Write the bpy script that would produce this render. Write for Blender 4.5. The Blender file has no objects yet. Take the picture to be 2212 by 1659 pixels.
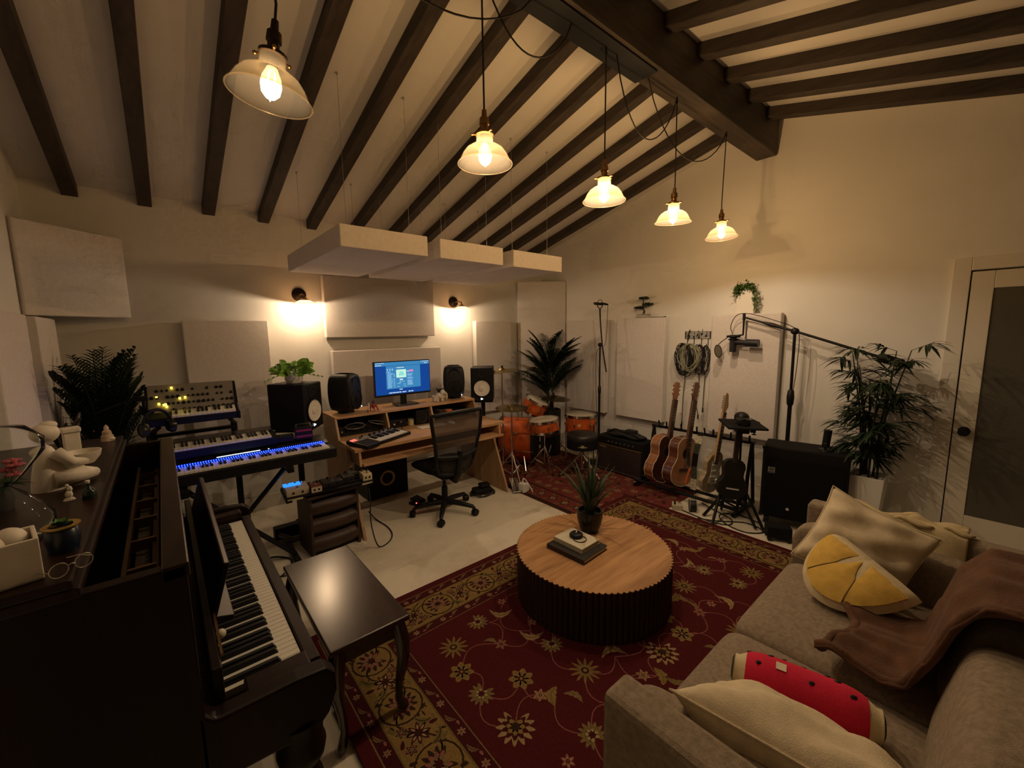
# Home music studio at night: procedural Blender scene
import bpy, bmesh, math, random
from mathutils import Matrix, Vector, Euler
random.seed(11)
PI = math.pi
R = math.radians
scene = bpy.context.scene
C = scene.collection

# ---------------------------------------------------------------- camera
cd = bpy.data.cameras.new('camera')
cam = bpy.data.objects.new('camera', cd)
C.objects.link(cam)
scene.camera = cam
cd.sensor_width = 36.0
cd.lens = 890.6 / 2212 * 36.0
cd.clip_start = 0.02
YAW, PITCH, ROLL = R(40.296), R(7.3307), R(0.7603)
fw = Vector((math.sin(YAW) * math.cos(PITCH), math.cos(YAW) * math.cos(PITCH), -math.sin(PITCH)))
rt = Vector((math.cos(YAW), -math.sin(YAW), 0))
dn = fw.cross(rt)
rt2 = rt * math.cos(ROLL) + dn * math.sin(ROLL)
dn2 = -rt * math.sin(ROLL) + dn * math.cos(ROLL)
mw = Matrix.Identity(4)
for i in range(3):
    mw[i][0] = rt2[i]; mw[i][1] = -dn2[i]; mw[i][2] = -fw[i]
mw[2][3] = 1.68
cam.matrix_world = mw

# ---------------------------------------------------------------- world, exposure
wd = bpy.data.worlds.new('night'); scene.world = wd
wd.use_nodes = True
wd.node_tree.nodes['Background'].inputs[0].default_value = (0.01, 0.012, 0.02, 1)
wd.node_tree.nodes['Background'].inputs[1].default_value = 0.2
vs = scene.view_settings
vs.view_transform = 'Standard'; vs.look = 'None'; vs.exposure = 0.15; vs.gamma = 1.0
vs.use_curve_mapping = False
scene.cycles.use_denoising = True
scene.cycles.max_bounces = 5
scene.cycles.diffuse_bounces = 3
scene.cycles.glossy_bounces = 2
scene.cycles.transmission_bounces = 3
scene.cycles.use_adaptive_sampling = True
scene.cycles.adaptive_threshold = 0.045
scene.cycles.adaptive_min_samples = 10
scene.cycles.transparent_max_bounces = 16
scene.cycles.caustics_reflective = False
scene.cycles.caustics_refractive = False
scene.cycles.sample_clamp_indirect = 4.0
LAMP = (1.0, 0.70, 0.42)      # warm filament colour
PENDANT_WATT = (6.0, 25.0, 46.0, 44.0, 33.0)
SCONCE_WATT = 16.0

# ---------------------------------------------------------------- mesh builder
class B:
    def __init__(s): s.v = []; s.f = []; s.m = Matrix()
    def at(s, loc=(0, 0, 0), rot=(0, 0, 0), sc=(1, 1, 1)):
        s.m = Matrix.LocRotScale(Vector(loc), Euler(rot), Vector(sc)); return s
    def add(s, vs, fs):
        n = len(s.v); m = s.m
        s.v += [tuple(m @ Vector(p)) for p in vs]
        s.f += [tuple(i + n for i in f) for f in fs]
        return s
    def box(s, x0, x1, y0, y1, z0, z1):
        return s.add([(x0, y0, z0), (x1, y0, z0), (x1, y1, z0), (x0, y1, z0), (x0, y0, z1), (x1, y0, z1), (x1, y1, z1), (x0, y1, z1)],
                     [(0, 3, 2, 1), (4, 5, 6, 7), (0, 1, 5, 4), (1, 2, 6, 5), (2, 3, 7, 6), (3, 0, 4, 7)])
    def cb(s, c, d):
        return s.box(c[0] - d[0] / 2, c[0] + d[0] / 2, c[1] - d[1] / 2, c[1] + d[1] / 2, c[2] - d[2] / 2, c[2] + d[2] / 2)
    def cyl(s, p0, p1, r0, r1=None, n=14):
        return s.tube([p0, p1], [r0, r0 if r1 is None else r1], n)
    def tube(s, pts, r, n=8, closed=False):
        P = [Vector(p) for p in pts]; k = len(P)
        rr = r if isinstance(r, (list, tuple)) else [r] * k
        vs = []; fs = []; u = None
        for i in range(k):
            if closed: t = P[(i + 1) % k] - P[i - 1]
            elif i == 0: t = P[1] - P[0]
            elif i == k - 1: t = P[-1] - P[-2]
            else: t = (P[i + 1] - P[i]).normalized() + (P[i] - P[i - 1]).normalized()
            if t.length < 1e-9: t = Vector((0, 0, 1))
            t.normalize()
            if u is None:
                u = Vector((1, 0, 0)) if abs(t.x) < 0.8 else Vector((0, 1, 0))
            u = u - t * u.dot(t)
            if u.length < 1e-6: u = t.orthogonal()
            u.normalize()
            w = t.cross(u)
            for j in range(n):
                a = 2 * PI * j / n
                vs.append(P[i] + (u * math.cos(a) + w * math.sin(a)) * rr[i])
        for i in range(k if closed else k - 1):
            a = i * n; b = ((i + 1) % k) * n
            for j in range(n):
                fs.append((a + j, a + (j + 1) % n, b + (j + 1) % n, b + j))
        if not closed:
            fs.append(tuple(range(n - 1, -1, -1))); fs.append(tuple((k - 1) * n + j for j in range(n)))
        return s.add(vs, fs)
    def spl(s, pts, r, n=8, k=6):
        # smooth cable through the given points
        P = [Vector(q) for q in pts]; out = []
        for i in range(len(P) - 1):
            a = P[max(0, i - 1)]; b = P[i]; c = P[i + 1]; d = P[min(len(P) - 1, i + 2)]
            for j in range(k):
                t = j / k
                out.append(0.5 * ((2 * b) + (c - a) * t + (2 * a - 5 * b + 4 * c - d) * t * t + (3 * b - a - 3 * c + d) * t ** 3))
        out.append(P[-1])
        return s.tube(out, r, n)
    def lathe(s, prof, n=28):
        vs = []; fs = []; rings = []
        for r, z in prof:
            if r < 1e-6:
                rings.append([len(vs)]); vs.append((0, 0, z))
            else:
                rings.append(list(range(len(vs), len(vs) + n)))
                vs += [(r * math.cos(2 * PI * j / n), r * math.sin(2 * PI * j / n), z) for j in range(n)]
        for a, b in zip(rings, rings[1:]):
            for j in range(n):
                j2 = (j + 1) % n
                if len(a) == 1 and len(b) == 1: continue
                if len(a) == 1: fs.append((a[0], b[j2], b[j]))
                elif len(b) == 1: fs.append((a[j], a[j2], b[0]))
                else: fs.append((a[j], a[j2], b[j2], b[j]))
        return s.add(vs, fs)
    def prism(s, poly, z0, z1):
        n = len(poly)
        vs = [(x, y, z0) for x, y in poly] + [(x, y, z1) for x, y in poly]
        fs = [tuple(range(n - 1, -1, -1)), tuple(range(n, 2 * n))]
        fs += [(i, (i + 1) % n, n + (i + 1) % n, n + i) for i in range(n)]
        return s.add(vs, fs)
    def surf(s, fn, nu, nv, cu=False, cv=False):
        vs = []; fs = []
        mu = nu if cu else nu + 1; mv = nv if cv else nv + 1
        for i in range(mu):
            for j in range(mv): vs.append(fn(i / nu, j / nv))
        for i in range(nu):
            for j in range(nv):
                a = i; b = (i + 1) % mu; c = j; d = (j + 1) % mv
                fs.append((a * mv + c, b * mv + c, b * mv + d, a * mv + d))
        return s.add(vs, fs)
    def ell(s, c, r, n=16, m=10):
        if not isinstance(r, (list, tuple)): r = (r, r, r)
        vs = [(c[0], c[1], c[2] - r[2])]; fs = []
        for i in range(1, m):
            t = -PI / 2 + PI * i / m
            for j in range(n):
                a = 2 * PI * j / n
                vs.append((c[0] + r[0] * math.cos(t) * math.cos(a), c[1] + r[1] * math.cos(t) * math.sin(a), c[2] + r[2] * math.sin(t)))
        vs.append((c[0], c[1], c[2] + r[2]))
        for j in range(n): fs.append((0, 1 + (j + 1) % n, 1 + j))
        for i in range(m - 2):
            for j in range(n):
                a = 1 + i * n; b = a + n
                fs.append((a + j, a + (j + 1) % n, b + (j + 1) % n, b + j))
        a = 1 + (m - 2) * n
        for j in range(n): fs.append((a + j, a + (j + 1) % n, len(vs) - 1))
        return s.add(vs, fs)

def obj(name, b, mat, parent=None, smooth=None, bev=0, sub=0, kind=None, recalc=True, loc=None, rot=None, label=None):
    me = bpy.data.meshes.new(name)
    me.from_pydata(b.v, [], b.f)
    if recalc:
        bm = bmesh.new(); bm.from_mesh(me)
        bmesh.ops.recalc_face_normals(bm, faces=bm.faces)
        bm.to_mesh(me); bm.free()
    if smooth:
        me.polygons.foreach_set('use_smooth', [True] * len(me.polygons))
        if smooth < 180: me.set_sharp_from_angle(angle=R(smooth))
    me.materials.append(mat)
    o = bpy.data.objects.new(name, me); C.objects.link(o)
    if parent: o.parent = parent
    if loc: o.location = loc
    if rot: o.rotation_euler = rot
    if bev:
        md = o.modifiers.new('bevel', 'BEVEL'); md.width = bev; md.segments = 2; md.limit_method = 'ANGLE'; md.angle_limit = R(40)
    if sub:
        md = o.modifiers.new('subdivision', 'SUBSURF'); md.levels = sub; md.render_levels = sub
    if kind: o['kind'] = kind
    if label: o['label'] = label
    return o
def tag(o, label, cat, group=None):
    o['label'] = label; o['category'] = cat
    if group: o['group'] = group
    return o
def thing(name, label, cat, loc=(0, 0, 0), rz=0, group=None, rot=None):
    o = bpy.data.objects.new(name, None); C.objects.link(o)
    o.empty_display_size = 0.05
    o.location = loc; o.rotation_euler = rot if rot else (0, 0, rz)
    return tag(o, label, cat, group)
def struct(name, b, mat, parent=None, **k):
    o = obj(name, b, mat, parent, **k)
    if not parent: o['kind'] = 'structure'
    return o
def share(name, me_obj, parent, loc=(0, 0, 0), rot=(0, 0, 0)):
    o = bpy.data.objects.new(name, me_obj.data); C.objects.link(o)
    o.parent = parent; o.location = loc; o.rotation_euler = rot
    return o

# ---------------------------------------------------------------- materials
MATS = {}
def mat(name, col, rough=0.5, metal=0.0, var=0.0, vs=6.0, bump=0.0, bs=80.0, emit=0.0, ecol=None, coat=0.0, spec=0.5, stretch=None, sheen=0.0, detail=4.0):
    if name in MATS: return MATS[name]
    m = bpy.data.materials.new(name); m.use_nodes = True
    nt = m.node_tree; p = nt.nodes['Principled BSDF']
    p.inputs['Base Color'].default_value = (*col, 1)
    p.inputs['Roughness'].default_value = rough
    p.inputs['Metallic'].default_value = metal
    p.inputs['Specular IOR Level'].default_value = spec
    p.inputs['Coat Weight'].default_value = coat
    p.inputs['Sheen Weight'].default_value = sheen
    if emit:
        p.inputs['Emission Color'].default_value = (*(ecol or col), 1)
        p.inputs['Emission Strength'].default_value = emit
    if var or bump:
        tc = nt.nodes.new('ShaderNodeTexCoord')
        src = tc.outputs['Object']
        if stretch:
            mp = nt.nodes.new('ShaderNodeMapping'); mp.inputs['Scale'].default_value = stretch
            nt.links.new(src, mp.inputs['Vector']); src = mp.outputs['Vector']
    if var:
        n = nt.nodes.new('ShaderNodeTexNoise'); n.inputs['Scale'].default_value = vs; n.inputs['Detail'].default_value = detail
        nt.links.new(src, n.inputs['Vector'])
        r = nt.nodes.new('ShaderNodeValToRGB')
        r.color_ramp.elements[0].position = 0.3; r.color_ramp.elements[1].position = 0.7
        r.color_ramp.elements[0].color = (*[c * (1 - var) for c in col], 1)
        r.color_ramp.elements[1].color = (*[min(1, c * (1 + var)) for c in col], 1)
        nt.links.new(n.outputs['Fac'], r.inputs['Fac']); nt.links.new(r.outputs['Color'], p.inputs['Base Color'])
    if bump:
        n2 = nt.nodes.new('ShaderNodeTexNoise'); n2.inputs['Scale'].default_value = bs
        nt.links.new(src, n2.inputs['Vector'])
        bp = nt.nodes.new('ShaderNodeBump'); bp.inputs['Strength'].default_value = bump; bp.inputs['Distance'].default_value = 0.004
        nt.links.new(n2.outputs['Fac'], bp.inputs['Height']); nt.links.new(bp.outputs['Normal'], p.inputs['Normal'])
    MATS[name] = m
    return m
def emis(name, col, s):
    if name in MATS: return MATS[name]
    m = bpy.data.materials.new(name); m.use_nodes = True
    nt = m.node_tree; nt.nodes.remove(nt.nodes['Principled BSDF'])
    e = nt.nodes.new('ShaderNodeEmission'); e.inputs[0].default_value = (*col, 1); e.inputs[1].default_value = s
    nt.links.new(e.outputs[0], nt.nodes['Material Output'].inputs[0])
    MATS[name] = m
    return m
def wood(name, c1, c2, rough=0.45, scale=6.0, along='x', coat=0.0, bump=0.05, spec=0.5):
    if name in MATS: return MATS[name]
    m = bpy.data.materials.new(name); m.use_nodes = True
    nt = m.node_tree; p = nt.nodes['Principled BSDF']
    p.inputs['Roughness'].default_value = rough; p.inputs['Coat Weight'].default_value = coat
    p.inputs['Specular IOR Level'].default_value = spec
    tc = nt.nodes.new('ShaderNodeTexCoord'); mp = nt.nodes.new('ShaderNodeMapping')
    s = {'x': (0.12, 1, 1), 'y': (1, 0.12, 1), 'z': (1, 1, 0.12)}[along]
    mp.inputs['Scale'].default_value = s
    nt.links.new(tc.outputs['Object'], mp.inputs['Vector'])
    n1 = nt.nodes.new('ShaderNodeTexNoise'); n1.inputs['Scale'].default_value = scale; n1.inputs['Detail'].default_value = 6; n1.inputs['Distortion'].default_value = 1.2
    n2 = nt.nodes.new('ShaderNodeTexNoise'); n2.inputs['Scale'].default_value = scale * 9; n2.inputs['Detail'].default_value = 5
    for n in (n1, n2): nt.links.new(mp.outputs['Vector'], n.inputs['Vector'])
    mx = nt.nodes.new('ShaderNodeMath'); mx.operation = 'MULTIPLY_ADD'
    mx.inputs[1].default_value = 0.45
    nt.links.new(n2.outputs['Fac'], mx.inputs[0])
    ml = nt.nodes.new('ShaderNodeMath'); ml.operation = 'MULTIPLY'; ml.inputs[1].default_value = 0.6
    nt.links.new(n1.outputs['Fac'], ml.inputs[0]); nt.links.new(ml.outputs[0], mx.inputs[2])
    r = nt.nodes.new('ShaderNodeValToRGB')
    r.color_ramp.elements[0].position = 0.38; r.color_ramp.elements[1].position = 0.66
    r.color_ramp.elements[0].color = (*c1, 1); r.color_ramp.elements[1].color = (*c2, 1)
    nt.links.new(mx.outputs[0], r.inputs['Fac']); nt.links.new(r.outputs['Color'], p.inputs['Base Color'])
    if bump:
        bp = nt.nodes.new('ShaderNodeBump'); bp.inputs['Strength'].default_value = bump; bp.inputs['Distance'].default_value = 0.004
        nt.links.new(n2.outputs['Fac'], bp.inputs['Height']); nt.links.new(bp.outputs['Normal'], p.inputs['Normal'])
    MATS[name] = m
    return m
def frosted(name, col, tr, rough=0.3, gloss=0.06, tint=None):
    # lightly frosted or clear glass: part straight through, part scattered, thin gloss
    if name in MATS: return MATS[name]
    m = bpy.data.materials.new(name); m.use_nodes = True
    nt = m.node_tree; nt.nodes.remove(nt.nodes['Principled BSDF'])
    t = nt.nodes.new('ShaderNodeBsdfTransparent'); t.inputs[0].default_value = (*(tint or col), 1)
    l = nt.nodes.new('ShaderNodeBsdfTranslucent'); l.inputs[0].default_value = (*col, 1)
    d = nt.nodes.new('ShaderNodeBsdfDiffuse'); d.inputs[0].default_value = (*col, 1)
    g = nt.nodes.new('ShaderNodeBsdfGlossy'); g.inputs['Roughness'].default_value = rough
    a = nt.nodes.new('ShaderNodeMixShader'); a.inputs[0].default_value = 0.5
    nt.links.new(l.outputs[0], a.inputs[1]); nt.links.new(d.outputs[0], a.inputs[2])
    b = nt.nodes.new('ShaderNodeMixShader'); b.inputs[0].default_value = tr
    nt.links.new(a.outputs[0], b.inputs[1]); nt.links.new(t.outputs[0], b.inputs[2])
    c = nt.nodes.new('ShaderNodeMixShader'); c.inputs[0].default_value = gloss
    nt.links.new(b.outputs[0], c.inputs[1]); nt.links.new(g.outputs[0], c.inputs[2])
    nt.links.new(c.outputs[0], nt.nodes['Material Output'].inputs[0])
    MATS[name] = m
    return m

def glow_glass(name, col, s, tr):
    # lit bulb envelope: lets the lamp's light out and glows
    m = emis(name, col, s); nt = m.node_tree
    e = [n for n in nt.nodes if n.type == 'EMISSION'][0]
    t = nt.nodes.new('ShaderNodeBsdfTransparent'); x = nt.nodes.new('ShaderNodeMixShader'); x.inputs[0].default_value = tr
    nt.links.new(e.outputs[0], x.inputs[1]); nt.links.new(t.outputs[0], x.inputs[2])
    nt.links.new(x.outputs[0], nt.nodes['Material Output'].inputs[0])
    m.cycles.emission_sampling = 'NONE'
    return m
def bulb_light(name, parent, loc, watt, rad):
    l = bpy.data.lights.new(name, 'POINT'); l.energy = watt; l.color = LAMP; l.shadow_soft_size = rad
    o = bpy.data.objects.new(name, l); C.objects.link(o); o.parent = parent; o.location = loc
    return o

wall_m = mat('wall_paint', (0.78, 0.765, 0.73), 0.75, var=0.03, vs=2.0, bump=0.12, bs=45)
ceil_m = mat('ceiling_paint', (0.74, 0.72, 0.69), 0.8, var=0.03, vs=3, bump=0.1, bs=30)
panel_m = mat('panel_fabric', (0.73, 0.685, 0.665), 0.95, var=0.05, vs=40, bump=0.25, bs=350)
beam_m = wood('dark_beam_wood', (0.020, 0.015, 0.012), (0.062, 0.046, 0.036), 0.7, 5, 'y', bump=0.4)
ridge_m = wood('ridge_beam_wood', (0.030, 0.022, 0.017), (0.090, 0.064, 0.047), 0.65, 5, 'x', bump=0.4)
black_m = mat('black_plastic', (0.009, 0.009, 0.010), 0.45, spec=0.28)
blackmt_m = mat('black_matte', (0.008, 0.008, 0.009), 0.85, spec=0.2)
blackmet_m = mat('black_metal', (0.011, 0.011, 0.012), 0.42, 0.3, spec=0.3)
chrome_m = mat('chrome', (0.75, 0.74, 0.72), 0.15, 1.0)
brass_m = mat('aged_brass', (0.32, 0.19, 0.08), 0.4, 1.0)
white_m = mat('white_gloss', (0.78, 0.77, 0.74), 0.4)
ivory_m = mat('ivory_keys', (0.72, 0.69, 0.60), 0.35)
cream_m = mat('cream_ceramic', (0.72, 0.66, 0.55), 0.5, var=0.08, vs=20)
oak_m = wood('oak_veneer', (0.42, 0.23, 0.11), (0.62, 0.38, 0.20), 0.5, 7, 'x')
cord_m = mat('black_cord', (0.008, 0.008, 0.008), 0.6)
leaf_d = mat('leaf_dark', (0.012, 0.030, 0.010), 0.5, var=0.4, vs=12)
leaf_g = mat('leaf_green', (0.06, 0.14, 0.025), 0.45, var=0.4, vs=14)

# ================================================================ the room
XL, XR, YF, YB, RY = -0.65, 4.42, 4.5, -1.46, 1.53
ZR, SL = 3.55, 0.258
def zc(y): return ZR - SL * abs(y - RY)
# floor: cream painted concrete, worn
def floor_mat():
    m = mat('painted_concrete', (0.66, 0.60, 0.47), 0.42)
    nt = m.node_tree; p = nt.nodes['Principled BSDF']
    tc = nt.nodes.new('ShaderNodeTexCoord')
    n1 = nt.nodes.new('ShaderNodeTexNoise'); n1.inputs['Scale'].default_value = 1.6; n1.inputs['Detail'].default_value = 8; n1.inputs['Roughness'].default_value = 0.65
    mp = nt.nodes.new('ShaderNodeMapping'); mp.inputs['Scale'].default_value = (0.5, 2.2, 1); mp.inputs['Rotation'].default_value = (0, 0, 0.25)
    n2 = nt.nodes.new('ShaderNodeTexNoise'); n2.inputs['Scale'].default_value = 3.2; n2.inputs['Detail'].default_value = 9; n2.inputs['Roughness'].default_value = 0.7
    nt.links.new(tc.outputs['Object'], n1.inputs['Vector']); nt.links.new(tc.outputs['Object'], mp.inputs['Vector']); nt.links.new(mp.outputs['Vector'], n2.inputs['Vector'])
    r1 = nt.nodes.new('ShaderNodeValToRGB')
    r1.color_ramp.elements[0].position = 0.32; r1.color_ramp.elements[0].color = (0.58, 0.52, 0.41, 1)
    r1.color_ramp.elements[1].position = 0.55; r1.color_ramp.elements[1].color = (0.78, 0.73, 0.61, 1)
    r2 = nt.nodes.new('ShaderNodeValToRGB')
    r2.color_ramp.elements[0].position = 0.30; r2.color_ramp.elements[0].color = (0.45, 0.38, 0.28, 1)
    r2.color_ramp.elements[1].position = 0.40; r2.color_ramp.elements[1].color = (1, 1, 1, 1)
    mx = nt.nodes.new('ShaderNodeMix'); mx.data_type = 'RGBA'; mx.blend_type = 'MULTIPLY'; mx.inputs['Factor'].default_value = 0.8
    nt.links.new(n1.outputs['Fac'], r1.inputs['Fac']); nt.links.new(n2.outputs['Fac'], r2.inputs['Fac'])
    nt.links.new(r1.outputs['Color'], mx.inputs['A']); nt.links.new(r2.outputs['Color'], mx.inputs['B'])
    nt.links.new(mx.outputs['Result'], p.inputs['Base Color'])
    return m
struct('floor', B().box(XL - .1, XR + .1, YB - .1, YF + .1, -0.1, 0), floor_mat())
struct('wall_front', B().box(XL - .1, XR + .1, YF, YF + .1, 0, zc(YF) + .2), wall_m)
struct('wall_back', B().box(XL - .1, XR + .1, YB - .1, YB, 0, zc(YB) + .2), mat('back_wall_low_bounce', (.16, .14, .12), .8))  # wall out of view, coloured dark to cut fill light on the piano side
for nm, x0, x1 in (('wall_left', XL - .1, XL), ('wall_right', XR, XR + .1)):
    b = B(); b.m = Matrix(((0, 0, 1, 0), (1, 0, 0, 0), (0, 1, 0, 0), (0, 0, 0, 1)))
    b.prism([(YB, 0), (YF, 0), (YF, zc(YF) + .1), (RY, ZR + .1), (YB, zc(YB) + .1)], x0, x1)
    struct(nm, b, wall_m)
b = B(); b.m = Matrix(((0, 0, 1, 0), (1, 0, 0, 0), (0, 1, 0, 0), (0, 0, 0, 1)))
ye, yw = YF + .1, YB - .1
b.prism([(ye, zc(ye)), (RY, ZR), (yw, zc(yw)), (yw, zc(yw) + .12), (RY, ZR + .12), (ye, zc(ye) + .12)], XL - .1, XR + .1)
ceiling = struct('ceiling', b, ceil_m)
RD = 0.085
first = {}
for k in range(12):
    x = -0.445 + 0.4115 * k
    for side, y0, y1 in (('f', RY + .085, YF - .002), ('b', RY - .085, YB + .002)):
        if side not in first:
            bb = B()
            ya, yb = (y0, y1)
            bb.add([(0, ya, zc(ya)), (.088, ya, zc(ya)), (.088, yb, zc(yb)), (0, yb, zc(yb)),
                    (0, ya, zc(ya) - RD), (.088, ya, zc(ya) - RD), (.088, yb, zc(yb) - RD), (0, yb, zc(yb) - RD)],
                   [(0, 1, 2, 3), (4, 7, 6, 5), (0, 4, 5, 1), (1, 5, 6, 2), (2, 6, 7, 3), (3, 7, 4, 0)])
            first[side] = obj('rafter', bb, beam_m, ceiling, bev=0.004, loc=(x, 0, 0))
        else:
            o = share('rafter', first[side], ceiling, (x, 0, 0))
            md = o.modifiers.new('bevel', 'BEVEL'); md.width = 0.004; md.limit_method = 'ANGLE'
ridge = obj('ridge_beam', B().box(XL + .002, XR - .02, 1.448, 1.618, 3.22, ZR - .02), ridge_m, ceiling, bev=0.006)
plate_m = mat('steel_plate', (0.022, 0.026, 0.030), 0.55, 0.5)
obj('beam_plate', B().box(1.05, 2.42, 1.47, 1.622, 3.208, 3.219), plate_m, ceiling)
base_m = mat('trim_paint', (0.76, 0.73, 0.66), 0.5)
struct('baseboard_right', B().box(XR - .018, XR, 0.28, YF, 0, .13), base_m, bev=.004)
struct('baseboard_front', B().box(XL, XR - .02, YF - .018, YF, 0, .13), base_m, bev=.004)
struct('baseboard_left', B().box(XL, XL + .018, YB, YF - .02, 0, .13), base_m, bev=.004)
# door in the right wall: white stile-and-rail door with one large dark obscured pane
dr = bpy.data.objects.new('door_1', None); C.objects.link(dr); dr['kind'] = 'structure'; dr['label'] = 'white interior door with a tall dark obscured glass pane and black round knob'
dr.location = (XR, -0.30, 0)
door_m = mat('door_paint', (0.74, 0.70, 0.60), 0.45)
D0, D1 = -0.47, 0.47            # local y of door leaf
bb = B(); x0, x1 = -.022, -.002
bb.box(x0, x1, D1 - .115, D1 - .006, .01, 2.05).box(x0, x1, D0 + .006, D0 + .115, .01, 2.05)
bb.box(x0, x1, D0 + .115, D1 - .115, 1.93, 2.05).box(x0, x1, D0 + .115, D1 - .115, .01, .29)
obj('door_leaf', bb, door_m, dr, bev=.004)
glass_m = mat('obscured_glass', (0.10, 0.095, 0.075), 0.30, var=0.2, vs=1.5, bump=0.3, bs=120)
obj('glass_pane', B().box(-.013, -.009, D0 + .113, D1 - .113, .288, 1.932), glass_m, dr)
bb = B(); cw = .09
bb.box(-.03, -.001, D1, D1 + cw, 0, 2.06 + cw).box(-.03, -.001, D0 - cw, D0, 0, 2.06 + cw).box(-.03, -.001, D0, D1, 2.06, 2.06 + cw)
obj('door_casing', bb, base_m, dr, bev=.004)
gap = mat('door_gap', (0.01, 0.01, 0.01), 0.9)
obj('door_gap', B().box(-.012, -.001, D1 - .006, D1, .01, 2.056).box(-.012, -.001, D0, D1 - .006, 2.05, 2.056), gap, dr)
bb = B(); bb.at((-.022, D1 - .062, .915), (0, -PI / 2, 0)).lathe([(0, 0), (.032, 0), (.032, .006), (.012, .01), (.012, .035), (.028, .045), (.031, .06), (.022, .072), (0, .075)], 24)
obj('door_knob', bb, black_m, dr, smooth=40, label='black round door knob')

# ================================================================ lamps
shade_m = frosted('frosted_shade_glass', (1.0, 0.93, 0.80), 0.962, 0.25, 0.02, (0.70, 0.63, 0.50))
bulbglow = glow_glass('bulb_glow', (1.0, 0.86, 0.62), 5.0, 0.6)
fil_m = emis('filament_glow', (1.0, 0.8, 0.5), 60.0); fil_m.cycles.emission_sampling = 'NONE'
rim_m = frosted('shade_rim_glass', (1.0, 0.95, 0.85), 0.90, 0.2, 0.03)
def shade_profile(s=1.0):
    out = [(.036, .128), (.037, .084), (.043, .078), (.062, .073), (.082, .060), (.096, .042), (.106, .022), (.115, .004), (.119, 0)]
    inn = [(r - .0025, z) for r, z in out[::-1]]
    return [(r * s, z * s) for r, z in out + inn]
pend_lab = ['glass shade pendant lamp closest to the camera, hanging above the piano side',
            'second glass pendant lamp from the camera along the ridge beam',
            'middle glass pendant lamp of the five under the ridge beam',
            'fourth glass pendant lamp from the camera, next to the farthest one',
            'farthest glass pendant lamp, hanging closest to the right wall']
PX = [0.331, 1.160, 2.003, 2.770, 3.537]
swags = [(1.46, .26), (1.72, .24), None, (2.10, .34), (2.42, .33)]
for i, px in enumerate(PX):
    t = thing('pendant_lamp', pend_lab[i], 'pendant lamp', (px, RY, 2.405), 0, 'glass pendant lamps under the ridge beam', rot=(R([4, 0, 0, 3, -3][i]), R([7, 0, 0, -3, 2][i]), 0))
    obj('glass_shade', B().lathe(shade_profile(), 40), shade_m, t, smooth=50)
    obj('shade_rim', B().tube([(.1185 * math.cos(a * PI / 24), .1185 * math.sin(a * PI / 24), .001) for a in range(48)], .0022, 6, True), rim_m, t, smooth=60)
    bb = B().at((0, 0, -.037)); bb.lathe([(0, .262), (.010, .260), (.012, .232), (.020, .226), (.022, .200), (.017, .195), (.017, .178), (.026, .172), (.040, .166), (.040, .157), (.020, .157), (.014, .12), (0, .12)], 20)
    obj('socket', bb, brass_m if i else mat('dark_bronze', (.05, .035, .025), .45, .8), t, smooth=35)
    for a in (0.4, 2.5, 4.6):
        q = (math.cos(a), math.sin(a))
        obj('thumb_screw', B().cyl((q[0] * .036, q[1] * .036, .124), (q[0] * .052, q[1] * .052, .124), .004, n=8).ell((q[0] * .055, q[1] * .055, .124), .006, 8, 6), brass_m, t)
    # bulb: clear envelope with a glowing filament cage
    obj('bulb', B().at((0, 0, -.024)).lathe([(.013, .118), (.017, .105), (.027, .082), (.030, .060), (.026, .038), (.014, .024), (.003, .019), (0, .012)], 18), bulbglow, t, smooth=60)
    bb = B().at((0, 0, -.026))
    for a in range(4):
        q = (.012 * math.cos(a * PI / 2 + .5), .012 * math.sin(a * PI / 2 + .5))
        bb.tube([(q[0] * .4, q[1] * .4, .11), (q[0], q[1], .095), (q[0], q[1], .05), (q[0] * .4, q[1] * .4, .04)], .0012, 5)
    obj('filament', bb, fil_m, t, label='glowing filament')
    bulb_light('bulb_light', t, (0, 0, .040), PENDANT_WATT[i], .012)
    L = Vector((0, 0, 3.208 - 2.405))
    Mi = Euler(t.rotation_euler).to_matrix().inverted()
    top = Mi @ L
    pts = [Vector((0, 0, .22)), Vector((0, 0, .27)) ] + [Vector((0, 0, .27)).lerp(top, k / 6) for k in range(1, 7)]
    obj('cord', B().tube(pts, .004, 8), cord_m, t)
    if swags[i]:
        ex, sag = swags[i]
        pts = []
        for k in range(17):
            u = k / 16
            w = Vector((px + (ex - px) * u, RY + .02 * math.sin(u * PI), 3.205 - sag * (4 * u * (1 - u)) ** .8))
            pts.append(Mi @ (w - Vector((px, RY, 2.405))))
        obj('swag_cord', B().tube(pts, .0038, 8), cord_m, t)
    obj('hook', B().at(tuple(top)).cyl((0, 0, -.03), (0, 0, 0), .004, n=8).ell((0, 0, -.032), .008, 8, 6), blackmet_m, t)
sc_lab = ['black wall sconce with lit bulb left of the upper centre acoustic panel', 'black wall sconce with lit bulb right of the upper centre acoustic panel']
sc_shade = frosted('sconce_shade_glass', (0.75, 0.62, 0.48), 0.30, 0.2)
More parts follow.
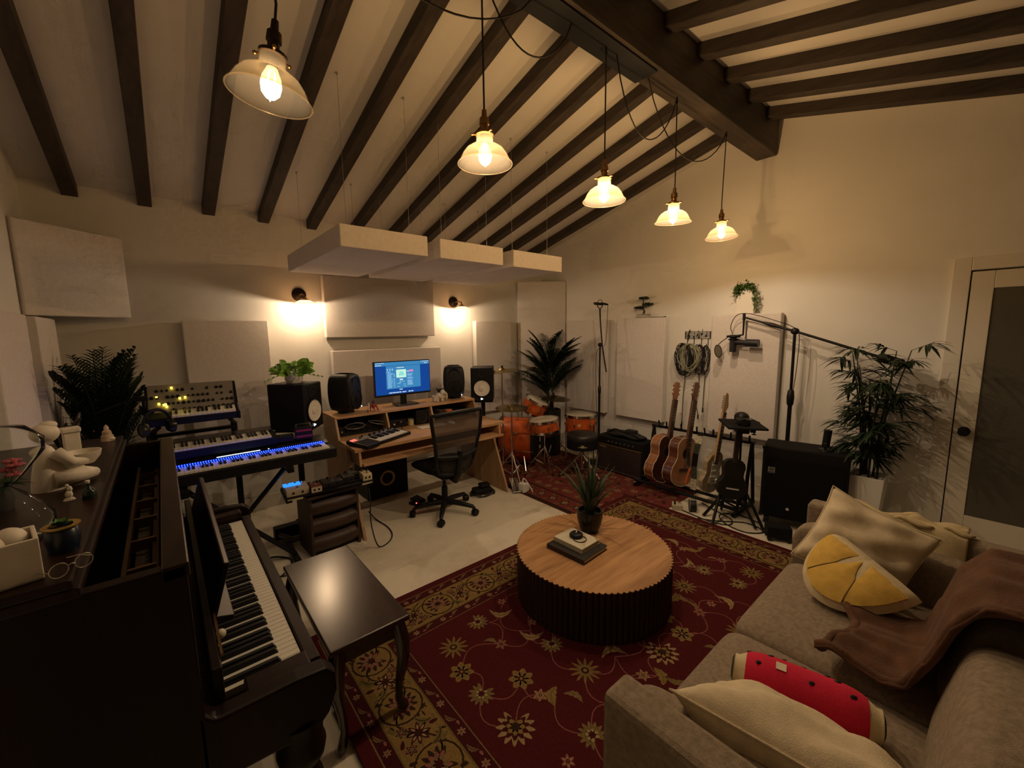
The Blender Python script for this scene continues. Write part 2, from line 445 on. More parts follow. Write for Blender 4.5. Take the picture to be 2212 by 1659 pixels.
for i, (sx, sz) in enumerate(((1.085, 2.06), (2.86, 2.05))):
    t = thing('wall_sconce', sc_lab[i], 'wall lamp', (sx, YF, sz), 0, 'wall sconces on the front wall')
    bb = B(); bb.at((0, 0, 0), (PI / 2, 0, 0)).lathe([(0, .03), (.03, .03), (.062, .018), (.065, .004), (.065, 0), (0, 0)], 28)
    obj('backplate', bb, mat('sconce_iron', (.018, .015, .013), .5, .7), t, smooth=40)
    obj('arm', B().tube([(0, -.02, 0), (.0, -.12, .0), (.0, -.180, -.012), (0, -.195, -.04)], .008, 10), brass_m, t, smooth=60)
    bb = B(); bb.at((0, -.195, -.04)).lathe([(0, 0), (.020, 0), (.022, -.03), (.03, -.035), (.03, -.05), (0, -.05)], 18)
    obj('socket', bb, brass_m, t, smooth=40)
    bb = B(); bb.at((0, -.195, -.10)).lathe([(.028, .05), (.045, .035), (.085, .012), (.11, 0), (.108, 0), (.084, .010), (.044, .033), (.027, .048)], 32)
    obj('glass_shade', bb, sc_shade, t, smooth=60)
    bb = B(); bb.at((0, -.195, -.122)).ell((0, 0, 0), (.024, .024, .032), 14, 9)
    obj('bulb', bb, bulbglow, t, smooth=180, label='lit bulb')
    bulb_light('bulb_light', t, (0, -.195, -.122), SCONCE_WATT, .012)

# ================================================================ acoustic panels
def soft_box(x0, x1, y0, y1, z0, z1): return B().box(x0, x1, y0, y1, z0, z1)
cl_lab = ['white acoustic ceiling cloud hung above the desk, leftmost of three', 'middle white acoustic ceiling cloud of the three over the desk', 'white acoustic ceiling cloud hung above the drums, rightmost of three']
hook_m = mat('steel_wire', (0.45, 0.43, 0.40), 0.4, 0.8)
for i, (x0, x1) in enumerate(((.883, 1.475), (1.572, 2.148), (2.256, 2.832))):
    t = thing('ceiling_cloud', cl_lab[i], 'acoustic panel', ((x0 + x1) / 2, 3.28, 2.2), 0, 'hanging acoustic clouds')
    hw = (x1 - x0) / 2
    obj('panel_body', soft_box(-hw, hw, -.66, .66, 0, .135), panel_m, t, bev=.006)
    for sx in (-1, 1):
        for y in (-.55, .5):
            X = sx * (hw - .08)
            topz = zc(3.28 + y) - 2.2
            obj('suspension_wire', B().cyl((X, y, .13), (X, y, topz), .0012, n=5), hook_m, t)
            bb = B(); bb.at((X, y, .15), (PI / 2, 0, 0)).tube([(.012 * math.cos(a * PI / 4), .012 * math.sin(a * PI / 4), 0) for a in range(8)], .002, 5, True)
            obj('eye_hook', bb, hook_m, t)
            obj('ceiling_hook', B().cyl((X, y, topz - .012), (X, y, topz), .006, n=8), hook_m, t)
def wall_panel(label, loc, rz, w, h, d, grp):
    # local: front faces -y, origin bottom centre at the back
    t = thing('bass_trap' if grp == 'corner traps' else 'sound_absorber', label, 'acoustic panel', loc, rz, grp)
    obj('fabric_face', soft_box(-w / 2, w / 2, -d, -.02, 0, h), panel_m, t, bev=.008)
    obj('mounting_frame', B().box(-w / 2 + .03, w / 2 - .03, -.02, 0, .03, h - .03), blackmt_m, t)
    return t
FP = 'acoustic panels on the front wall'; RP = 'acoustic panels on the right wall'; LP = 'acoustic panels on the left wall'
wall_panel('white acoustic panel on the front wall behind the small knob-covered synthesizer', (.467, YF, .60), 0, .626, 1.205, .10, FP)
wall_panel('white acoustic panel high on the front wall between the two sconces', (1.908, YF, 1.634), 0, 1.243, .625, .10, FP)
wall_panel('white acoustic panel on the front wall directly behind the computer monitor', (1.967, YF, .88), 0, 1.267, .62, .10, FP)
wall_panel('white acoustic panel on the front wall behind the far right monitor speaker and cymbal', (3.43, YF, .60), 0, .60, 1.215, .10, FP)
wall_panel('square acoustic panel set across the front left corner near the ceiling', (-.455, 4.29, 1.82), math.atan2(.42, .48), .64, .60, .10, 'corner traps')
wall_panel('tall corner acoustic trap behind the palm and drum kit', (4.215, 4.30, .06), math.atan2(-.46, .52), .68, 2.30, .10, 'corner traps')
wall_panel('acoustic panel on the left wall beside the piano, nearer the camera', (XL, 3.18, .60), PI / 2, .64, 1.205, .10, LP)
wall_panel('acoustic panel on the left wall beside the dark corner palm', (XL, 4.04, .60), PI / 2, .60, 1.205, .10, LP)
wall_panel('acoustic panel on the right wall behind the slim mic stand and floor tom', (XR, 3.575, .60), -PI / 2, .65, 1.205, .10, RP)
wall_panel('acoustic panel on the right wall with the small bonsai standing on top', (XR, 2.758, .606), -PI / 2, .636, 1.205, .10, RP)
wall_panel('acoustic panel on the right wall with the ivy arch planter on top', (XR, 1.61, .606), -PI / 2, .62, 1.208, .10, RP)

# ================================================================ rugs: woven ground plus raised motif pile
class Motifs:
    def __init__(s): s.d = {}
    def poly(s, col, pts, z):
        b = s.d.setdefault(col, B())
        b.add([(x, y, z) for x, y in pts], [tuple(range(len(pts)))])
    def blob(s, col, cx, cy, rx, ry, ang, z, n=9, tip=1.0):
        ca, sa = math.cos(ang), math.sin(ang); pts = []
        for i in range(n):
            t = 2 * PI * i / n
            x = rx * math.cos(t); y = ry * math.sin(t) * (1 - .35 * tip * math.cos(t))
            pts.append((cx + x * ca - y * sa, cy + x * sa + y * ca))
        s.poly(col, pts, z)
    def disc(s, col, cx, cy, r, z, n=12): s.poly(col, [(cx + r * math.cos(2 * PI * i / n), cy + r * math.sin(2 * PI * i / n)) for i in range(n)], z)
    def strip(s, col, path, w, z):
        for (a, b) in zip(path, path[1:]):
            dx, dy = b[0] - a[0], b[1] - a[1]; L = math.hypot(dx, dy) or 1
            nx, ny = -dy / L * w / 2, dx / L * w / 2
            s.poly(col, [(a[0] + nx, a[1] + ny), (b[0] + nx, b[1] + ny), (b[0] - nx, b[1] - ny), (a[0] - nx, a[1] - ny)], z)
    def flower(s, cx, cy, r, n, rot, cols, z, ratio=.36):
        for k in range(n):
            a = rot + 2 * PI * k / n
            s.blob(cols[0], cx + .60 * r * math.cos(a), cy + .60 * r * math.sin(a), .42 * r, .42 * r * ratio * 9 / n, a, z)
        for k in range(n):
            a = rot + 2 * PI * k / n
            s.blob(cols[1], cx + .55 * r * math.cos(a), cy + .55 * r * math.sin(a), .24 * r, .22 * r * ratio * 9 / n, a, z + .0003, 7)
        s.disc(cols[2], cx, cy, .26 * r, z + .0006); s.disc(cols[0], cx, cy, .13 * r, z + .0009, 8)
    def palmette(s, cx, cy, r, ang, cols, z):
        for ring, (rr, n, c) in enumerate(((1.0, 11, cols[0]), (.72, 9, cols[1]), (.48, 7, cols[2]))):
            for k in range(n):
                a = ang + (k / (n - 1) - .5) * 1.55 * PI
                s.blob(c, cx + .62 * r * rr * math.cos(a), cy + .62 * r * rr * math.sin(a), .40 * r * rr, .15 * r, a, z + .0003 * ring, 8)
        s.disc(cols[3], cx, cy, .22 * r, z + .0012)
        for k in (-1, 1): s.blob(cols[1], cx - .35 * r * math.cos(ang + k * .7), cy - .35 * r * math.sin(ang + k * .7), .3 * r, .1 * r, ang + PI + k * .7, z)
    def leaf(s, cx, cy, L, W, ang, bend, col, col2, z):
        n = 9; top = []; bot = []; mid = []
        for i in range(n + 1):
            u = i / n; t = bend * (u - .5)
            x = L * (u - .5) * math.cos(t * .5); y = -L * bend * .25 * (1 - (2 * u - 1) ** 2)
            w = W * math.sin(PI * min(1, u * 1.02)) ** .8 * (1 + (.22 if i % 2 else -.12))
            top.append((x, y + w / 2)); bot.append((x, y - w / 2)); mid.append((x, y))
        ca, sa = math.cos(ang), math.sin(ang)
        tr = lambda p: (cx + p[0] * ca - p[1] * sa, cy + p[0] * sa + p[1] * ca)
        for i in range(n):
            s.poly(col, [tr(top[i]), tr(top[i + 1]), tr(bot[i + 1]), tr(bot[i])], z)
        s.strip(col2, [tr(p) for p in mid[1:-1]], W * .16, z + .0003)
    def build(s, parent, mats):
        for c, b in s.d.items():
            obj('woven_motif', b, mats[c], parent, kind='stuff', recalc=False)

def pile(name, col, var=.25):
    return mat(name, col, 0.95, var=var, vs=180, bump=0.5, bs=600, spec=0.15, detail=2)
red_f = pile('rug_burgundy', (0.075, 0.009, 0.011)); red_d = pile('rug_dark_red', (0.055, 0.008, 0.010))
gold = pile('rug_gold', (0.24, 0.155, 0.052)); beige = pile('rug_beige', (0.34, 0.235, 0.12)); pinkm = pile('rug_rose', (0.27, 0.10, 0.085))
olive = pile('rug_olive', (0.16, 0.12, 0.04)); brown = pile('rug_brown', (0.035, 0.018, 0.012)); tan = pile('rug_tan', (0.20, 0.135, 0.06))
RUGM = dict(red=red_f, dred=red_d, gold=gold, beige=beige, rose=pinkm, olive=olive, brown=brown, tan=tan)
def border_strip(m, x0, y0, x1, y1, w, z, rng, kind):
    # motifs repeated along a border band whose centre line runs (x0,y0)-(x1,y1)
    L = math.hypot(x1 - x0, y1 - y0); dx, dy = (x1 - x0) / L, (y1 - y0) / L; a0 = math.atan2(dy, dx)
    P = lambda t, o: (x0 + dx * t - dy * o, y0 + dy * t + dx * o)
    if kind == 'main':
        n = max(1, round(L / .34)); st = L / n
        path = [P(t * st / 12, .055 * math.sin(t / 12 * 2 * PI)) for t in range(n * 12 + 1)]
        m.strip('brown', path, .007, z + .0002)
        for i in range(n):
            c = P((i + .5) * st, 0); sgn = 1 if i % 2 else -1
            m.palmette(c[0], c[1], .075, a0 + sgn * PI / 2, ('brown', 'rose', 'tan', 'dred'), z + .0004)
            m.disc('brown', c[0], c[1], .098, z + .0001, 18); m.disc('gold', c[0], c[1], .090, z + .0002, 18)
            for _ in range(34):
                q = P((i + rng.random()) * st, rng.uniform(-.092, .092)); m.blob(rng.choice(('brown', 'brown', 'dred', 'olive', 'tan', 'rose')), q[0], q[1], rng.uniform(.008, .018), rng.uniform(.003, .006), rng.random() * 6.3, z + .00005, 7)
            c2 = P(i * st, 0)
            m.flower(c2[0], c2[1], .052, 8, rng.random() * 3, ('dred', 'beige', 'brown'), z + .0003)
            for k in (-1, 1):
                q = P((i + .5) * st + k * .115, .05 * sgn * k); m.leaf(q[0], q[1], .085, .026, a0 + k * .9, .9 * k, 'olive', 'brown', z + .0003)
                q = P((i + .5) * st + k * .12, -.055 * sgn * k); m.flower(q[0], q[1], .026, 6, 0, ('brown', 'rose', 'beige'), z + .0003)
                q = P((i + .5) * st + k * .065, .075 * k); m.blob('brown', q[0], q[1], .018, .008, a0 + rng.random() * 3, z + .0003)
                q = P((i + .5) * st + k * .16, .075 * k); m.blob('dred', q[0], q[1], .020, .009, a0 + rng.random() * 3, z + .0003)
                q = P((i + .5) * st - k * .15, .03 * k); m.blob('brown', q[0], q[1], .016, .008, a0 + rng.random() * 3, z + .0003)
                q = P((i + .5) * st - k * .09, .085 * k); m.blob('olive', q[0], q[1], .022, .008, a0 + rng.random() * 3, z + .0003)
    else:
        n = max(2, round(L / .085)); st = L / n
        for i in range(n):
            c = P((i + .5) * st, 0)
            if i % 2: m.flower(c[0], c[1], w * .36, 6, 0, ('beige', 'rose', 'dred'), z)
            else:
                m.leaf(c[0], c[1], .06, w * .3, a0 + .5, .8, 'tan', 'dred', z)
                q = P((i + .5) * st + st * .5, w * .2); m.blob('rose', q[0], q[1], .012, .006, a0, z)
def big_rug(x0, x1, y0, y1):
    t = thing('persian_rug', 'large burgundy floral rug with gold border under the round table', 'rug', (0, 0, 0))
    obj('rug_ground', B().box(x0, x1, y0, y1, .009, .0180), red_d, t)
    z = .0183
    m = Motifs(); rng = random.Random(5)
    def ring(col, a, b, zz):
        m.poly(col, [(x0 + a, y0 + a), (x1 - a, y0 + a), (x1 - b, y0 + b), (x0 + b, y0 + b)], zz)
        m.poly(col, [(x1 - a, y0 + a), (x1 - a, y1 - a), (x1 - b, y1 - b), (x1 - b, y0 + b)], zz)
        m.poly(col, [(x1 - a, y1 - a), (x0 + a, y1 - a), (x0 + b, y1 - b), (x1 - b, y1 - b)], zz)
        m.poly(col, [(x0 + a, y1 - a), (x0 + a, y0 + a), (x0 + b, y0 + b), (x0 + b, y1 - b)], zz)
    ring('red', .0, .055, z); ring('tan', .055, .061, z); ring('dred', .061, .115, z); ring('olive', .115, .122, z)
    ring('gold', .122, .325, z); ring('olive', .325, .333, z); ring('dred', .333, .392, z); ring('tan', .392, .397, z)
    f = .397
    m.poly('red', [(x0 + f, y0 + f), (x1 - f, y0 + f), (x1 - f, y1 - f), (x0 + f, y1 - f)], z)
    for o, w, kd in ((.088, .05, 'g'), (.2235, .2, 'main'), (.3625, .055, 'g')):
        cs = [(x0 + o, y0 + o), (x1 - o, y0 + o), (x1 - o, y1 - o), (x0 + o, y1 - o)]
        for k in range(4):
            a, c = cs[k], cs[(k + 1) % 4]
            border_strip(m, a[0], a[1], c[0], c[1], w, z + .0003, rng, kd)
    # field: swirling vines carrying palmettes, daisies and feathered leaves
    fx0, fx1, fy0, fy1 = x0 + f + .05, x1 - f - .05, y0 + f + .05, y1 - f - .05
    pts = []
    nx, ny = int((fx1 - fx0) / .20), int((fy1 - fy0) / .20)
    for i in range(nx):
        for j in range(ny):
            x = fx0 + (i + .5 + rng.uniform(-.22, .22)) * (fx1 - fx0) / nx; y = fy0 + (j + .5 + rng.uniform(-.22, .22)) * (fy1 - fy0) / ny
            k = (i * 3 + j * 5 + (i * j) % 3) % 7; a = rng.random() * 6.28; pts.append((x, y))
            if k == 0: m.palmette(x, y, .085, a, ('beige', 'dred', 'gold', 'brown'), z + .0006)
            elif k == 1: m.flower(x, y, .078, 12, a, ('gold', 'olive', 'brown'), z + .0006, .3)
            elif k == 2:
                m.leaf(x, y, .15, .040, a, rng.choice((-1.4, 1.4)), 'beige', 'olive', z + .0006)
                m.flower(x + .07 * math.cos(a + 1.5), y + .07 * math.sin(a + 1.5), .03, 6, a, ('rose', 'beige', 'dred'), z + .0006)
            elif k == 3: m.flower(x, y, .062, 7, a, ('gold', 'tan', 'dred'), z + .0006, .55)
            elif k == 4:
                m.leaf(x, y, .11, .045, a, .8, 'gold', 'olive', z + .0006); m.leaf(x + .05, y - .06, .10, .03, a + 1.2, -1.0, 'tan', 'olive', z + .0006)
                m.flower(x - .05, y + .05, .034, 6, a, ('beige', 'rose', 'brown'), z + .0008)
            elif k == 5: m.palmette(x, y, .062, a, ('tan', 'olive', 'beige', 'dred'), z + .0006)
            else:
                m.flower(x, y, .038, 6, a, ('rose', 'tan', 'dred'), z + .0006)
                m.leaf(x + .06 * math.cos(a), y + .06 * math.sin(a), .08, .024, a, 1.0, 'tan', 'olive', z + .0006)
    for i, (x, y) in enumerate(pts):
        for q in (i + 1, i + ny):
            if q < len(pts) and rng.random() < .75:
                bx, by = pts[q]
                if math.hypot(bx - x, by - y) > .4: continue
                dx, dy = bx - x, by - y; s_ = rng.choice((-.35, .35))
                m.strip('rose', [(x + dx * u - dy * s_ * math.sin(PI * u), y + dy * u + dx * s_ * math.sin(PI * u)) for u in [v / 8 for v in range(9)]], .0045, z + .0003)
    m.build(t, RUGM)
    return t
big_rug(.45, 3.47, -.80, 2.32)
def drum_rug(x0, x1, y0, y1):
    t = thing('drum_rug', 'worn reddish floral rug under the drum kit', 'rug', (0, 0, 0))
    obj('rug_ground', B().box(x0, x1, y0, y1, .0005, .008), pile('old_rug_red', (0.16, 0.035, 0.030)), t)
    z = .0083; m = Motifs(); rng = random.Random(9)
    m.poly('brown', [(x0, y0), (x0 + .05, y0), (x0 + .05, y1), (x0, y1)], z)
    m.poly('brown', [(x0 + .25, y0), (x0 + .275, y0), (x0 + .275, y1), (x0 + .25, y1)], z)
    n = int((y1 - y0) / .16)
    for i in range(n):
        y = y0 + (i + .5) * (y1 - y0) / n
        m.poly('brown', [(x0 + .09, y), (x0 + .15, y - .06), (x0 + .21, y), (x0 + .15, y + .06)], z)
        m.flower(x0 + .15, y, .04, 6, 0, ('beige', 'rose', 'dred'), z + .0003)
        for k in (-1, 1): m.leaf(x0 + .15 + .06 * k, y + .06, .07, .022, k, 1, 'tan', 'brown', z + .0003)
    X, Y = int((x1 - x0 - .3) / .10), int((y1 - y0) / .10)
    for i in range(X):
        for j in range(Y):
            x = x0 + .32 + (i + .5 + rng.uniform(-.3, .3)) * .10; y = y0 + .03 + (j + .5 + rng.uniform(-.3, .3)) * .097; k = rng.randrange(5); a = rng.random() * 6.3
            if k == 0: m.flower(x, y, .045, 8, a, ('beige', 'rose', 'brown'), z + .0003)
            elif k == 1: m.leaf(x, y, .09, .03, a, 1.1, 'tan', 'brown', z + .0003)
            elif k == 2: m.leaf(x, y, .08, .028, a, -1.1, 'rose', 'dred', z + .0003)
            elif k == 3: m.flower(x, y, .038, 6, a, ('gold', 'tan', 'dred'), z + .0003)
            else: m.blob('brown', x, y, .035, .018, a, z + .0003)
    m.build(t, RUGM)
drum_rug(2.72, 4.15, 1.88, 4.15)

# ================================================================ round fluted coffee table and what stands on it
TX, TY, TH, TR = 1.975, 1.56, .316, .468
t = thing('coffee_table', 'round oak drum coffee table with a dark fluted side', 'coffee table', (TX, TY, .0195))
top_m = wood('oak_top', (0.30, 0.15, 0.062), (0.55, 0.31, 0.14), 0.42, 5, 'x', spec=.4)
flute_m = wood('dark_walnut_flutes', (0.020, 0.010, 0.007), (0.060, 0.030, 0.018), 0.6, 8, 'z', spec=.3)
NF = 92; h = TH - .0195
poly = []
for i in range(NF * 4):
    a = 2 * PI * i / (NF * 4); poly.append(((TR + (.000, .010, .014, .010)[i % 4]) * math.cos(a), (TR + (.000, .010, .014, .010)[i % 4]) * math.sin(a)))
obj('table_top', B().prism(poly, h - .004, h), top_m, t, label='scalloped oak table top')
obj('core', B().lathe([(0, .004), (TR - .004, .004), (TR - .004, h - .005), (0, h - .005)], 64), flute_m, t)
w = 2 * PI * TR / NF / 2 * .98
seg = [(math.cos(PI * k / 5 - PI / 2) * .015, math.sin(PI * k / 5 - PI / 2) * w) for k in range(6)]
fb = B().prism([(-.004, -w)] + seg + [(-.004, w)], 0, h - .0045)
f0 = None
for i in range(NF):
    a = 2 * PI * (i + .5) / NF
    loc = (TR * math.cos(a) - .002 * math.cos(a), TR * math.sin(a) - .002 * math.sin(a), 0)
    if f0 is None: f0 = obj('flute', fb, flute_m, t, smooth=50, loc=loc, rot=(0, 0, a))
    else: share('flute', f0, t, loc, (0, 0, a))
# books
def book(name, label, loc, rz, w, d, hh, cover, page):
    t = thing(name, label, 'book', loc, rz, 'books on the coffee table')
    obj('cover', B().box(-w / 2, w / 2, -d / 2, d / 2, 0, .004).box(-w / 2, w / 2, -d / 2, d / 2, hh - .004, hh).box(-w / 2, -w / 2 + .005, -d / 2, d / 2, .004, hh - .004), cover, t)
    obj('pages', B().box(-w / 2 + .005, w / 2 - .006, -d / 2 + .005, d / 2 - .005, .004, hh - .004), page, t)
page_m = mat('book_pages', (.55, .48, .36), .8, var=.15, vs=200, stretch=(.05, .05, 4))
book('book', 'thick dark hardback book lying flat on the coffee table', (1.878, 1.605, TH), R(4), .245, .285, .030, mat('dark_book_cover', (.018, .016, .014), .5), page_m)
book('book', 'white hardback book on top of the dark book', (1.895, 1.622, TH + .0305), R(2), .178, .225, .030, mat('white_book_cover', (.62, .58, .46), .5), page_m)
t = thing('earphone_case', 'small round black earphone case with a cord loop on the white book', 'case', (1.905, 1.635, TH + .061), R(30))
obj('shell', B().lathe([(0, 0), (.036, 0), (.043, .008), (.043, .016), (.034, .025), (0, .028)], 28), black_m, t, smooth=50)
obj('logo_bar', B().box(-.004, .022, -.003, .003, .0265, .0285), mat('silver_print', (.6, .58, .55), .4), t)
obj('cord_loop', B().spl([(-.03 + .04 * math.cos(a * .45 + 1.6), -.03 + .04 * math.sin(a * .45 + 1.6), .003) for a in range(11)], .0025, 6), cord_m, t)
# aloe in a black pot
t = thing('potted_aloe', 'spiky aloe in a round black pot on the coffee table', 'potted plant', (2.125, 1.705, TH))
t.scale = (1.1, 1.1, 1.05)
obj('pot', B().lathe([(0, 0), (.052, 0), (.073, .06), (.080, .11), (.076, .142), (.068, .142), (.070, .11), (0, .105)], 32), mat('black_glazed_pot', (.012, .012, .013), .3), t, smooth=40)
obj('soil', B().lathe([(0, .118), (.062, .116)], 20), mat('soil', (.02, .014, .01), .95), t)
rng = random.Random(3)
aloe_m = mat('aloe_leaf', (.028, .048, .024), .5, var=.4, vs=30)
for i in range(22):
    a = i * 2.4; tilt = .06 + .62 * (i / 22) + rng.uniform(-.05, .05); L = rng.uniform(.28, .40) * (1.08 - .15 * (i / 22))
    def fn(u, v, a=a, tilt=tilt, L=L):
        th = tilt * (0.5 + .8 * v); r = .012 + L * v * math.sin(th); z = .115 + L * v * math.cos(th * .9)
        w = .0180 * (1 - v) ** .75 + .0004
        q = 2 * PI * u; lx = w * math.cos(q); ly = w * .45 * math.sin(q) + .25 * w * math.cos(q) ** 2
        return (r * math.cos(a) - lx * math.sin(a) + ly * math.cos(a), r * math.sin(a) + lx * math.cos(a) + ly * math.sin(a), z)
    obj('leaf', B().surf(fn, 8, 8, True), aloe_m, t, smooth=180)

# ================================================================ studio desk
edge_m = wood('oak_edge', (0.34, 0.20, 0.10), (0.52, 0.33, 0.18), 0.5, 9, 'z')
t = thing('studio_desk', 'wide oak studio desk with raised shelf and pull-out tray', 'desk', (1.89, 3.7, 0))
X0, X1 = -.77, .765
def yz(b): b.m = Matrix(((0, 0, 1, 0), (1, 0, 0, 0), (0, 1, 0, 0), (0, 0, 0, 1))); return b
obj('desktop', B().box(X0, X1 + .03, -.40, .40, .712, .742), oak_m, t, bev=.003)
tray = obj('keyboard_tray', B().box(X0 + .05, X1 - .02, -.45, -.08, .600, .620), oak_m, t, bev=.002)
for x in (X0 + .03, X1 - .05):
    obj('tray_bracket', yz(B()).prism([(-.42, .595), (-.10, .595), (-.10, .712), (-.40, .712)], x, x + .02), oak_m, t)
for x in (X0 - .002, X1 - .022):
    obj('side_panel', yz(B()).prism([(-.50, 0), (.36, 0), (.40, .712), (-.20, .712)], x, x + .024), edge_m, t, bev=.002)
hz0, hz1 = .742, .918
obj('hutch_shelf', B().box(X0 - .005, X1 - .03, .045, .42, hz1, hz1 + .022), oak_m, t, bev=.002)
for x in (X0 - .005, -.305, .175, X1 - .052):
    obj('hutch_divider', yz(B()).prism([(-.02, hz0), (.40, hz0), (.40, hz1), (.05, hz1)], x, x + .02), edge_m, t, bev=.002)
obj('hutch_back', B().box(X0, X1 - .05, .395, .41, hz0, hz1), mat('dark_back_board', (.05, .035, .025), .7), t)
# gear racked in the desk hutch
def gear(label, x, w, y, h, cat='audio unit', knobs=6, col=None, z=.743, d=.22):
    g = thing('rack_unit', label, cat, (1.89 + x, 3.7 + y, z))
    obj('chassis', B().box(-w / 2, w / 2, 0, d, 0.002, h), col or black_m, g, bev=.003)
    for k in range(knobs):
        obj('knob', B().at((-w / 2 + (k + .7) * w / (knobs + .4), 0, h * .55), (PI / 2, 0, 0)).lathe([(0, .016), (.009, .016), (.011, 0), (0, 0)], 12), chrome_m if k % 3 == 0 else blackmet_m, g)
    return g
gear('black rack unit in the left bay of the desk shelf', -.54, .40, .10, .085, knobs=8)
gear('black audio interface in the middle bay beside the candle', -.16, .17, .09, .075, knobs=3)
g = gear('small dark box speaker in the middle bay of the desk shelf', .09, .14, .06, .145, 'speaker', 0)
obj('cone', B().at((0, 0, .07), (PI / 2, 0, 0)).lathe([(.05, .004), (.045, -.002), (.02, -.012), (0, -.006)], 24), mat('grey_cone', (.10, .09, .09), .6), g)
gear('black rack unit in the right bay of the desk shelf', .46, .46, .12, .08, knobs=7)
t2 = thing('hard_drive', 'orange rubber-edged hard drive on the rack unit in the right bay', 'hard drive', (2.30, 3.83, .8235), R(12))
obj('drive_shell', B().box(-.06, .06, -.04, .04, 0, .022), mat('orange_rubber', (.75, .14, .02), .6), t2, bev=.008)
obj('drive_plate', B().box(-.045, .045, -.028, .028, .021, .024), mat('grey_plate', (.3, .3, .3), .4, .6), t2)
for i, (x0, lab) in enumerate(((1.30, 'thin grey patch cable looped in the left bay of the desk shelf'), (1.52, 'thin grey patch cable bunched at the right of the left bay'), (2.22, 'tangled black cable behind the orange hard drive'))):
    pts = [(x0 + .09 * math.sin(k * .8) * (1 if i < 2 else .9), 3.775 + .015 * math.cos(k), .80 + .028 * math.cos(k * .8 + i) + (.045 if i == 2 else .03)) for k in range(14)]
    tag(obj('patch_cable', B().tube(pts, .0045, 6), mat('grey_cable', (.16, .15, .14), .5) if i < 2 else cord_m, smooth=60), lab, 'cable', 'cables in the desk shelf')
cd_ = thing('jar_candle', 'pale yellow candle in a glass jar in the middle bay', 'candle', (1.868, 3.80, .743))
obj('wax', B().lathe([(0, .003), (.028, .003), (.028, .058), (0, .058)], 20), mat('yellow_wax', (.62, .52, .26), .5), cd_, smooth=40)
obj('jar', B().lathe([(.0295, 0), (.031, 0), (.031, .072), (.0295, .072)], 20), frosted('jar_glass', (1, 1, .95), .88), cd_, smooth=40)
# computer monitor with lit desktop
t = thing('computer_monitor', 'black flat computer monitor with a lit blue screen on the desk shelf', 'monitor', (1.885, 3.96, .941), R(-1))
W2, H2, zb = .305, .355, .095
obj('housing', B().box(-W2, W2, -.005, .035, zb, zb + H2), black_m, t, bev=.004)
scr = obj('screen', B().box(-W2 + .008, W2 - .008, -.0065, -.005, zb + .020, zb + H2 - .008), emis('screen_blue', (.012, .085, .42), .62), t)
def flat(col, x0, x1, z0, z1, s, name, y=-.0072):
    return obj(name, B().box(x0, x1, y, y + .0004, zb + z0, zb + z1), emis('scr_%s' % col[0], col[1], s), scr)
lt = ('light', (.33, .62, .95)); mid = ('mid', (.06, .30, .62)); wh = ('white', (.75, .88, 1.0)); teal = ('teal', (.30, .85, .75)); pk = ('pink', (.85, .25, .60)); mint = ('mint', (.62, .95, .80))
flat(mid, -W2 + .008, W2 - .008, H2 - .045, H2 - .008, .7, 'menu_bar')
rng = random.Random(21)
for k in range(7): flat(wh, -.29 + k * .013, -.281 + k * .013, H2 - .018, H2 - .012, .8, 'menu_text', -.0080)
for k in range(3): flat(wh, -.292 + k * .022, -.276 + k * .022, H2 - .040, H2 - .032, .8, 'menu_text', -.0080)
for k in range(8): flat(wh, .20 + k * .0115, .208 + k * .0115, H2 - .018, H2 - .012, .8, 'menu_text', -.0080)
for k in range(2): flat(wh, .237 + k * .02, .252 + k * .02, H2 - .037, H2 - .029, .8, 'menu_text', -.0080)
flat(mid, -.185, .190, .075, H2 - .048, .75, 'app_window', -.0078)
for k in range(3): flat(lt, -.175 + k * .026, -.163 + k * .026, .262, .282, .8, 'tool_icon', -.0084)
flat(lt, -.180, -.140, .244, .252, .7, 'list_header', -.0084)
for k in range(22):
    w_ = rng.uniform(.035, .060)
    flat(lt, -.172, -.172 + w_, .086 + k * .0070, .0895 + k * .0070, .7, 'list_row', -.0084)
    if rng.random() < .7: flat(lt, -.108, -.094, .086 + k * .0070, .0895 + k * .0070, .7, 'list_row', -.0084)
flat(wh, -.072, .008, .285, .292, .9, 'window_title', -.0084)
flat(mint, -.078, .030, .185, .268, .85, 'preview_panel', -.0084)
obj('preview_dome', B().at((-.022, -.0088, zb + .205), (PI / 2, 0, 0)).prism([(.030 * math.cos(a * PI / 14), .045 * math.sin(a * PI / 14)) for a in range(15)], 0, .0004), emis('scr_teal', (.30, .85, .75), .8), scr)
flat(wh, -.043, -.008, .158, .172, .8, 'button', -.0084)
for k, (a, b_) in enumerate(((-.045, .012), (-.055, -.030), (-.075, -.035), (-.01, .02))): flat(lt, a, b_, .142 - k * .010, .147 - k * .010, .8, 'caption', -.0084)
flat(lt, -.075, -.045, .092, .097, .8, 'caption', -.0084); flat(lt, .0, .03, .092, .097, .8, 'caption', -.0084)
flat(lt, .040, .062, .236, .254, .7, 'tile', -.0084); flat(pk, .066, .108, .238, .260, .85, 'pink_badge', -.0084)
for k in range(17):
    if k in (8, 12): continue
    flat(lt, .040, .040 + rng.uniform(.045, .068), .102 + k * .0072, .1058 + k * .0072, .7, 'text_row', -.0084)
for k in range(24):
    if k in (12, 17, 18): continue
    flat(wh if k % 3 else lt, -.165 + k * .0112, -.156 + k * .0112, .030, .0405, .75, 'dock_icon', -.0080)
flat(wh, -.05, -.015, .060, .068, .8, 'dock_label', -.0080)
obj('stand_neck', B().box(-.032, .032, .008, .03, .012, zb + .05), black_m, t, bev=.004)
